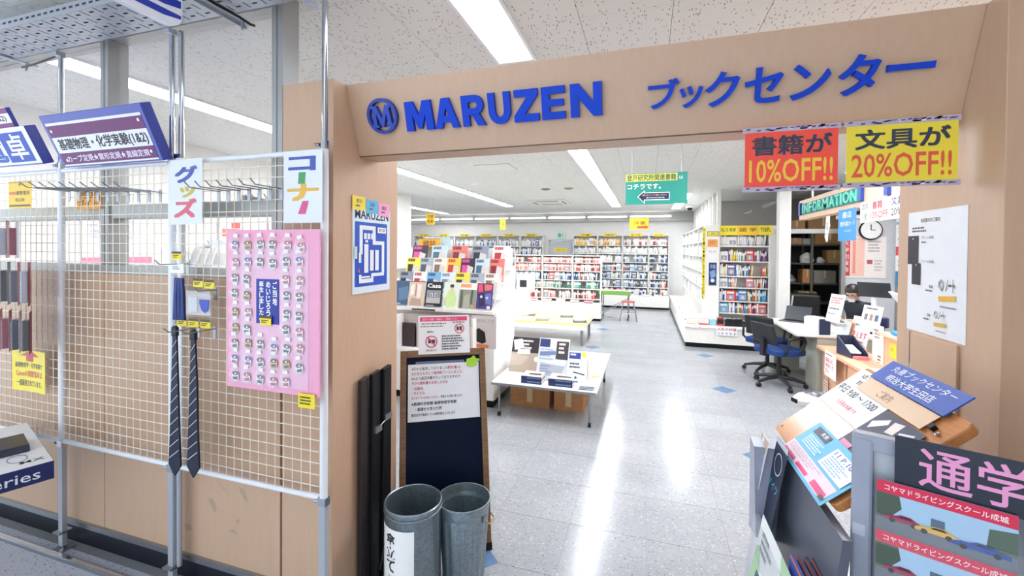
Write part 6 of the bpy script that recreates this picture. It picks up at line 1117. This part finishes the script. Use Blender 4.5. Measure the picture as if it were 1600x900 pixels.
t = thing('suitcase', 'black wheeled case standing in front of the storage rack', 'suitcase', (2.62, 8.75, 0), rz=-.1); MB().box(-.2, -.14, .06, .24, .14, .98, mat('#141416', .5)).build('shell', t, bevel=.04); MB().tube([(-.17, -.145, .95), (-.2, -.17, .7), (-.2, -.17, .3)], .014, mat('#C8C8CC', .3), 8).build('trim', t, True)
for x in (-.15, .19): MB().tube([(x-.02, 0, .03), (x+.02, 0, .03)], .03, BLACK, 12).build('wheel', t)
t = thing('paper_bag', 'brown and white paper bag in front of the black case', 'bag', (2.72, 8.5, 0)); MB().prism([(-.12, 0), (.12, 0), (.14, .62), (-.13, .6)], -.08, .08, mat('#A8926A', .7), 'xz').build('bag', t); MB().box(-.05, -.082, .4, .12, -.08, .62, PAPER).build('white_panel', t)
t = thing('detergent_bottle', 'bottle with red cap and blue label beside the paper bag', 'bottle', (2.94, 8.5, 0)); MB().lathe([(.06, 0), (.065, .1), (.065, .5), (.05, .58), (.02, .62), (.02, .68), (.001, .68)], mat('#39496E', .4), 16).build('bottle', t, True); MB().lathe([(.067, .44), (.067, .52)], mat('#B8343C', .4), 16, cap=False).build('band', t, True); MB().lathe([(.024, .66), (.024, .72), (.001, .72)], mat('#9AC8D8', .3), 12).build('cap', t, True)
t = thing('leaning_board', 'grey hooded board leaning beside the white post', 'board', (2.42, 8.9, 0)); MB().prism([(-.1, 0), (.14, 0), (.1, .92), (-.02, .95)], -.02, .02, mat('#7A7A78', .6), 'xz').build('board', t); MB().tube([(-.02, -.03, .9), (-.04, -.05, 1.2), (0, -.04, 1.4)], .02, mat('#8E8E8A', .6), 8).build('strap', t, True)
# posters on the grey office wall, clock
sheet('poster', 'pink and white poster with vertical red characters on the grey wall', 'poster', (3.42, 8.54, 1.63), 0, .62, .68, '#F4ECE8', [('r', .02, .02, .18, .94, '#D24A4E'), ('t', '大', .05, .1, .12, .12, '#F8E8E4', .01), ('t', '学', .05, .26, .12, .12, '#F8E8E4', .01), ('t', '出', .05, .42, .12, .12, '#F8E8E4', .01), ('t', '版', .05, .58, .12, .12, '#F8E8E4', .01), ('t', '会', .05, .74, .12, .12, '#F8E8E4', .01), ('r', .22, .02, .3, .94, '#F6C8B8'), ('r', .26, .1, .06, .8, '#E89A84'), ('l', .6, .1, .32, .3, 4, '#B8B0B0'), ('r', .58, .56, .12, .1, '#B85A60'), ('l', .74, .56, .2, .3, 4, '#C8C0C0')])
sheet('poster', 'blue and white notice with a red band on the office glass', 'poster', (3.98, 8.46, 1.72), 0, .32, 1.1, '#EEF2F4', [('r', 0, .06, 1, .04, '#8CC0E0'), ('l', .1, .14, .5, .1, 2, '#7AB0D8'), ('l', .08, .3, .6, .04, 1, '#333333'), ('r', 0, .42, 1, .13, '#E0506A'), ('t', '期間限定', .1, .44, .8, .09, '#F8E8EC', .01), ('l', .1, .62, .8, .12, 2, '#3A5A7A'), ('r', 0, .78, 1, .22, '#4A8CB8')])
t = thing('wall_clock', 'round white clock with black rim half hidden by the blue notice', 'clock', (3.5, 8.52, 2.08)); mb = MB(); mb.lathe([(.16, 0), (.165, .015), (.155, .03), (.145, .03)], BLACK, 32, cap=False); mb.v = [(x, -z, y) for x, y, z in mb.v]; mb.build('rim', t, True); mb = MB(); mb.quad([(.146*math.cos(k*PI/16), -.02, .146*math.sin(k*PI/16)) for k in range(32)], mat('#F6F6F4', .5)); mb.build('dial', t); MB().box(-.006, -.024, 0, .006, -.021, .09, BLACK).build('hand', t); MB().box(0, -.024, -.005, .065, -.021, .005, BLACK).build('hand', t)

# ================================================================== seen through the left window: white shelf, posters, printer
t = thing('low_shelf', 'white low cabinet along the inner left wall seen through the window', 'cabinet', (0, 0, 0)); MB().box(-5.08, 2.2, 0, -4.6, 5.6, 1.46, WHITE).build('body', t); MB().box(-5.09, 2.18, 1.46, -4.56, 5.62, 1.49, WHITE).build('top', t)
sheet('poster', 'white poster with pink bar on the inner left wall', 'poster', (-5.08, 2.95, 1.82), PI/2, .6, .66, '#F2F2F2', [('r', .0, .84, 1, .1, '#EE7A9A'), ('l', .1, .1, .8, .5, 6, '#C0C4C8')])
sheet('poster', 'white poster with a red notice on the inner left wall', 'poster', (-5.08, 4.25, 1.84), PI/2, .5, .5, '#F4F2F0', [('r', .1, .3, .7, .2, '#E8786A'), ('r', .35, .12, .25, .16, '#E05A50'), ('l', .1, .6, .8, .3, 4, '#C8C4C0')])
sheet('poster', 'pale poster with pink lettering on the inner left wall, farther back', 'poster', (-5.08, 4.95, 1.86), PI/2, .4, .4, '#F4F0F0', [('t', '大学', .2, .1, .6, .25, '#E08A9A', .01), ('l', .1, .5, .8, .3, 3, '#C8C0C4')])
t = thing('printer', 'white printer with a grey paper tray behind the window', 'printer', (-4.8, 4.0, 1.49), rz=PI/2); MB().box(-.25, -.18, 0, .25, .18, .16, mat('#E6E6E4', .4)).build('body', t, bevel=.02); MB().obox((0, .15, .22), (.2, 0, 0), (0, .01, 0), (0, .05, .08), mat('#B8BCBE', .4)).build('paper_tray', t); MB().box(-.18, -.22, .03, .18, -.18, .06, DGREY).build('output_slot', t)
t = thing('plush_bundle', 'dark green lumpy bundle beside the printer behind the window', 'bundle', (-4.75, 4.6, 1.49)); mb = MB(); mb.lathe([(.15, 0), (.17, .08), (.13, .2), (.06, .28), (.001, .3)], mat('#6E8478', .8, bump=.6), 16); mb.build('wrap', t, True); MB().lathe([(.12, .17), (.09, .25), (.001, .27)], mat('#7C8288', .5), 16, (.12, .2, 0)).build('hood', t, True)
for k in range(6): MB().obox((0, 0, .1), (.1, 0, .0), (0, .006, .0), (0, .035, .1), mat(['#E8E8E6', '#D0D4D8', '#F0EEEA', '#C8CCD0', '#E4E0DA', '#DADDE0'][k], .5)).build('file_folder', None, label='pale leaning folder on the window side cabinet, %s in the row' % ORD[k], cat='folder', group='folders behind the window').location = (-4.8, 3.2+k*.09, 1.492)
t = thing('wire_basket', 'white shelf unit with small drawers behind the right mesh panel', 'shelf unit', (-3.9, 5.45, 0)); MB().box(-.3, -.2, 0, .5, .2, 1.4, WHITE).build('cabinet', t)
for i in range(3): MB().box(-.28, -.215, 1.1+i*.1-.25, .48, -.2, 1.18+i*.1-.25, mat('#DADCDC', .4)).build('drawer', t)
MB().box(-.3, -.2, 1.4, -.28, .2, 2.0, WHITE).build('upright', t); MB().box(.48, -.2, 1.4, .5, .2, 2.0, WHITE).build('upright', t)
for z in (1.6, 1.8, 1.98): MB().box(-.28, -.2, z, .48, .2, z+.02, WHITE).build('shelf', t)
sheet('shelf_sign', 'orange shelf sign seen through the window by the pink board', 'sign', (-3.3, 4.9, 1.72), 0, .2, .09, '#F0B050', [('l', .2, .3, .6, .4, 1, '#B87820')])
# price cards, bag rail on the inner rack
t = thing('inner_rack', 'grey wire rack with hooks fixed behind the window transom', 'rack', (0, 0, 0)); MB().tube([(-2.0, 1.79, 1.95), (-1.6, 1.79, 1.95)], .006, STEEL, 8).build('bar', t); MB().tube([(-2.0, 1.79, 1.9), (-1.6, 1.79, 1.9)], .006, STEEL, 8).build('bar', t); MB().box(-2.0, 1.7, 1.88, -1.98, 1.8, 1.97, STEEL).build('bracket', t)
